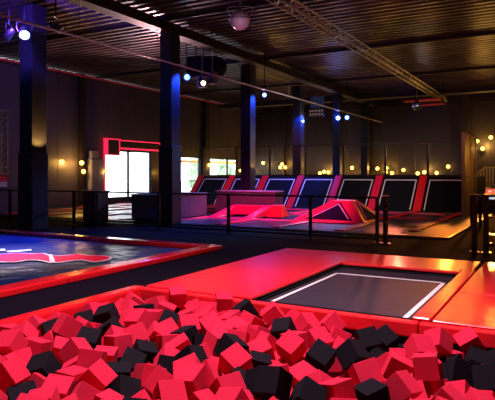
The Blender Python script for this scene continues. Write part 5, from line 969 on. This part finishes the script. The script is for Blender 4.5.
(0.89,4.45,-0.04,-0.8,-0.1,-2.9),(0.81,4.77,-0.11,-1.2,-0.9,0.5),(0.64,5.22,-0.04,-0.5,0.9,-0.9),(0.78,5.41,-0.15,2.3,-0.2,2.8),(0.9,5.59,-0.31,-1.5,-0.2,0.5),
(-4.88,1.04,0.01,-0.1,-0,2),(-4.86,1.38,0.07,-2,0.8,-0.5),(-4.82,1.94,-0.08,-0.8,-0.3,1.5),(-4.99,2.18,-0.06,-3,-0.5,-1.4),(-4.99,2.45,-0.08,-0.4,-1.1,-1.4),
(-4.73,4.4,-0.15,1.1,0.7,-2.5),(-4.72,1.04,-0.23,-2.2,-0.8,-1.1),(-4.72,1.39,-0.14,1.8,-1.1,-2.7),(-4.59,1.8,-0.07,-1.7,-1,1.5),(-4.77,2.22,-0.28,-2.7,1.4,3),
(-4.33,1.18,-0.08,-0.1,1.1,-1.4),(-4.17,1.44,-0.13,-2.6,-0.4,-3),(-4.37,2.05,-0.01,1.2,0.8,-1.9),(-4.22,2.29,-0.12,-1.8,-0.1,-2.6),(-3.82,1.06,-0.04,-2.4,0.5,-0.2),
(-3.89,1.68,-0.1,0.2,-0.2,3.1),(-4.01,2.05,-0.13,-1.5,-0.9,0.6),(-4.11,4.9,-0.31,-0.2,-1.1,-1.9),(-4.02,5.38,-0.21,-0.6,0.5,-3),(-3.64,1.66,-0.12,-0.8,1.3,-1.6),
(-3.73,1.81,-0.28,0.6,-0.5,-2.8),(-3.4,1.04,-0.08,2.1,-0.3,1.7),(-3.33,1.3,-0.08,1.7,0,1.4),(-3.12,1.83,-0.1,2.8,-0.4,0.1),(-3.34,2,-0.27,-2.9,0.3,2.8),
(-2.61,1.41,-0.07,0.6,0.9,2.5),(-2.78,1.62,-0.12,-0.4,-0,-3),(-3.04,1.67,-0.29,-1.8,0.3,0.9),(-3.04,4.54,-0.24,0.1,-0.8,-2.8),(-2.96,5.94,-0.51,-0.7,0.7,0.6),
(-2.61,1.07,-0.06,2.5,0.1,-0.2),(-2.53,1.73,-0.08,-2.9,-0.4,-0.2),(-2.64,2.47,-0.35,-3,0.7,-2.5),(-2.35,1.05,0.02,-2.9,0.5,2.9),(-2.38,1.5,-0.13,2.8,0.3,2.5),
(-2.03,1.8,0.03,1,0.4,1.3),(-2.13,2.28,-0.11,1.5,-0.4,-2.7),(-1.87,1.16,0.02,-0,0.1,0.7),(-2.1,1.53,-0.04,-1.8,1.3,2.2),(-1.49,1.64,-0.04,1,-0.1,-0.3),
(-1.83,2.12,-0.07,-0.6,-0.2,-0.4),(-1.87,2.39,-0.09,-1.9,1.4,1.4),(-1.66,1.4,-0.07,0.4,-0.1,-1.6),(-1.84,1.6,-0.07,-2.9,-0.2,2.4)]

# ------------------------------------------------------------------ foam cubes
def cube_mesh(name, m, s=.1):
    bm = bmesh.new(); bmesh.ops.create_cube(bm, size=2*s)
    bmesh.ops.bevel(bm, geom=bm.edges[:], offset=.006, segments=2, affect='EDGES', profile=.6)
    me = bpy.data.meshes.new(name); bm.to_mesh(me); bm.free(); me.materials.append(M[m]); return me
CR = cube_mesh('foam_cube', 'foam_red'); CB = cube_mesh('foam_cube_black', 'foam_black')
CS, SN = math.cos(math.radians(29.3)), math.sin(math.radians(29.3))
def seen_at(p):
    d = -SN*p[0]+CS*p[1]; r = CS*p[0]+SN*p[1]
    return 247.5+565*r/d, 174-565*(p[2]-1.6)/d
def tilt(e):
    R_ = Euler(e).to_matrix(); z = max(abs(R_[2][k]) for k in range(3)); q = sorted(abs(R_[2][k]) for k in range(3))
    if z > .95: return 'lying flat'
    if q[0] > .42: return 'on its corner'
    if q[0] < .2: return 'on its edge'
    return 'tilted'
cells_ = {}
for i, q in enumerate(CUBES):
    u, v = seen_at(q)
    out = not (0 <= u < 495 and v < 402)
    if v < 318: row = 'far row'
    elif v < 345: row = 'middle rows'
    elif v < 372: row = 'nearer rows'
    else: row = 'nearest row'
    if out: zone = 'outside the picture'
    elif u < 62: zone = 'at the left edge'
    elif u < 125: zone = 'below the long left rim'
    elif u < 190: zone = 'below the far left corner'
    elif u < 250: zone = 'left of centre'
    elif u < 315: zone = 'right of centre'
    elif u < 380: zone = 'below the trampoline'
    elif u < 440: zone = 'right of the trampoline'
    else: zone = 'at the right edge'
    cells_.setdefault((q[6], tilt(q[3:6]), zone, row), []).append((u, i))
labels = {}
ORD = {1: [''], 2: ['left one', 'right one'], 3: ['left one', 'middle one', 'right one'], 4: ['leftmost', 'second from left', 'third from left', 'rightmost']}
for (blk, tl, zone, row), lst in cells_.items():
    lst.sort(); n = len(lst)
    for k, (u, i) in enumerate(lst):
        o = ORD[n][k] if n in ORD else ('leftmost' if k == 0 else 'rightmost' if k == n-1 else '')
        labels[i] = ('%s foam cube %s, %s, %s' % ('black' if blk else 'red', tl, row, zone)) + (', '+o if o else '')
for i, q in enumerate(CUBES):
    o = bpy.data.objects.new('foam_cube', CB if q[6] else CR); COL.objects.link(o)
    o.location = q[:3]; o.rotation_euler = q[3:6]
    tag(o, labels[i], 'foam cube', 'foam cubes in the pit')
# the uncountable rest of the pile, buried under the cubes above
vs = []; fs = []
for q in FILL:
    Mx = Matrix.Translation(q[:3]) @ Euler(q[3:6]).to_matrix().to_4x4(); b = len(vs); S_ = .097
    vs += [Mx @ Vector((x, y, z)) for x in (-S_, S_) for y in (-S_, S_) for z in (-S_, S_)]
    fs += [tuple(b+k for k in f) for f in [(0, 1, 3, 2), (4, 6, 7, 5), (0, 4, 5, 1), (2, 3, 7, 6), (0, 2, 6, 4), (1, 5, 7, 3)]]
m = MB(); m._add(vs, fs)
o = m.build('foam_pile', ['foam_red', 'foam_black'])
for k, p in enumerate(o.data.polygons): p.material_index = 1 if (k//6) % 5 == 0 else 0
tag(o, 'buried lower layer of the red and black foam cube pile', 'foam cubes', kind='stuff')

# ------------------------------------------------------------------ lights
def light(kind, loc, col, power, size=.2, aim=None, angle=60, blend=.6, size_y=None):
    d = bpy.data.lights.new('light', kind); d.color = col; d.energy = power
    if kind == 'AREA':
        d.size = size
        if size_y: d.shape = 'RECTANGLE'; d.size_y = size_y
    elif kind == 'SPOT': d.spot_size = math.radians(angle); d.spot_blend = blend; d.shadow_soft_size = size
    else: d.shadow_soft_size = size
    o = bpy.data.objects.new('light', d); COL.objects.link(o); o.location = loc
    if aim is not None:
        o.rotation_euler = (Vector(aim)-Vector(loc)).to_track_quat('-Z', 'Y').to_euler()
    return o
BLUE = (.02, .08, 1); MAG = (1, .06, .40); WARM = (1, .50, .10); GOLD = (1, .40, .05)
# house lamps above the pit (pinkish white stage wash)
light('SPOT', (-2.6, 4.6, 6.2), (1, .68, .80), 3000, .15, (-2.6, 4.4, 0), 105, .8)
light('SPOT', (-4.8, 6.2, 6.2), (1, .55, .50), 1000, .3, (-4.4, 7.2, 0), 95, .9)
# blue spotlights
light('SPOT', (-12.2, 9.9, 5.15), BLUE, 6500, .12, (-11.2, 8.0, 0), 56, .9)
light('SPOT', (-12.3, 9.8, 5.2), (.95, .72, .80), 3600, .1, (-9.6, 7.3, 0), 34, .9)
light('POINT', (-12.5, 10.2, 4.9), BLUE, 30, .1)
light('SPOT', (-12.2, 9.6, 5.4), (.16, .06, 1), 900, .15, (-15.5, 14, 6.5), 110)
light('SPOT', (-10.35, 14.5, 4.9), BLUE, 1500, .08, (-10.7, 14.4, 2.6), 100)
light('SPOT', (-11.2, 15.7, 4.85), BLUE, 400, .12, (-9.8, 9.3, 0), 44)
light('SPOT', (-10.75, 20.0, 4.9), BLUE, 1500, .08, (-11.0, 20.0, 2.8), 100)
light('SPOT', (-10.4, 19.8, 4.7), BLUE, 150, .12, (-7.6, 13, 0), 36)
light('SPOT', (-11.2, 25.7, 4.6), BLUE, 1500, .08, (-11.6, 26.0, 3.2), 110)
light('SPOT', (-11.0, 29.7, 4.75), (.15, .25, 1), 1100, .15, (-3.6, 10.4, 0), 12)
light('POINT', (-10.8, 28.9, 4.7), BLUE, 40, .12)
# magenta / pink wash over the court
light('SPOT', (-8.5, 15.2, 5.9), (1, .05, .30), 3400, .3, (-9.0, 18.3, 0), 62)
light('SPOT', (-8.2, 19.0, 5.9), (1, .80, .85), 700, .3, (-9.8, 24.6, .9), 85)  # added white spot that whitens the incline lines
light('SPOT', (-15.5, 12.5, 5.5), (.55, .38, 1), 260, .3, (XL, 17.5, 2.5), 90)  # added lilac wash for the left wall
light('SPOT', (-6.1, 17.0, 5.7), (1, .30, .24), 600, .3, (-4.8, 23.5, .5), 55)
light('SPOT', (-13.5, 18, 5.9), (1, .12, .14), 600, .3, (-12.9, 25.0, .9), 50)
light('SPOT', (-8.6, 26.0, 5.2), (.30, .42, 1), 3000, .3, (-9.6, 17.8, 0), 46)
# gold spots added by the back wall, no fixtures : orange glare on the pads
light('SPOT', (-3.6, 35.2, 3.7), (1, .30, .04), 4200, .25, (-1.0, 8, 0), 20)
light('SPOT', (-6.2, 35.2, 3.6), (1, .25, .03), 1500, .25, (-2.6, 9.5, 0), 16)
light('SPOT', (-8.5, 33.0, 4.4), (1, .22, .12), 1300, .25, (-4.6, 9, 0), 14)
for p, e in (((-17.2, 35.4, 2.2), 60), ((-14.1, 35.4, 1.9), 60), ((-10.0, 35.4, 2.0), 60), ((-7.4, 35.4, 1.9), 50), ((-4.1, 35.3, 3.3), 110), ((-12.3, 35.4, 2.0), 40), ((-18.8, 35.4, 2.3), 30),
             ((XL+.5, 19.5, 2.1), 80), ((XL+.5, 21.5, 1.7), 10), ((XL+.45, 26.4, 1.7), 8), ((XL+.5, 31.5, 2.1), 12)):
    light('POINT', p, WARM, e, .08)
light('SPOT', (-12.55, 10.9, 2.3), WARM, 220, .04, (-12.8, 10.92, 3.4), 130)
light('POINT', (-7.2, 12.6, 5.3), (1, .78, .95), 7, .05)  # added beside the globe only to brighten it
light('SPOT', (-10.75, 20.0, 1.7), WARM, 160, .04, (-11.0, 20.0, 3.2), 110)
light('SPOT', (-11.2, 26.0, 1.8), WARM, 160, .04, (-11.45, 26.0, 3.2), 110)
light('POINT', (-2.1, 23.0, 2.2), GOLD, 60, .1)  # added to warm the partition panels, no fixture
light('POINT', (-2.6, 28.6, 2.8), WARM, 60, .1)  # added warm fill for the stair slats, no fixture
light('POINT', (-6.3, 29.2, 5.0), (.7, .75, 1), 6, .05)  # added cool fill that brightens the mirror ball
light('SPOT', (-1.2, 27, 2.5), GOLD, 160, .3, (-1.5, 31, 6.5), 110)
light('SPOT', (-1.8, 15.6, 2.0), (1, .42, .12), 80, .1, (-3.2, 20, 6.5), 120)  # added spot, no fixture, lifting the ceiling on the right
light('SPOT', (-15.5, 19.5, 3.5), (1, .52, .56), 1500, .3, (-14.2, 14.8, 6.5), 95)
light('SPOT', (-5.2, 12.9, 3.0), (1, .25, .35), 110, .3, (-5.0, 16, 6.5), 110)

# world : bright overcast daylight outside the windows
wd = bpy.data.worlds.new('daylight'); SC.world = wd; wd.use_nodes = True
bg = wd.node_tree.nodes['Background']; bg.inputs[0].default_value = (.86, .93, 1, 1); bg.inputs[1].default_value = 4.5

# camera
cd = bpy.data.cameras.new('camera'); cam = bpy.data.objects.new('camera', cd); COL.objects.link(cam)
cd.sensor_width = 36; cd.lens = 565/495*36; cd.shift_y = -26/495
cam.location = (0, 0, 1.6); cam.rotation_euler = (PI/2, 0, math.radians(29.3)); cd.clip_end = 300
SC.camera = cam
SC.view_settings.view_transform = 'Standard'; SC.view_settings.look = 'None'
SC.view_settings.gamma = 1; SC.view_settings.use_curve_mapping = False
SC.view_settings.exposure = 0
SC.cycles.use_denoising = True
SC.cycles.sample_clamp_indirect = 6
SC.cycles.max_bounces = 6
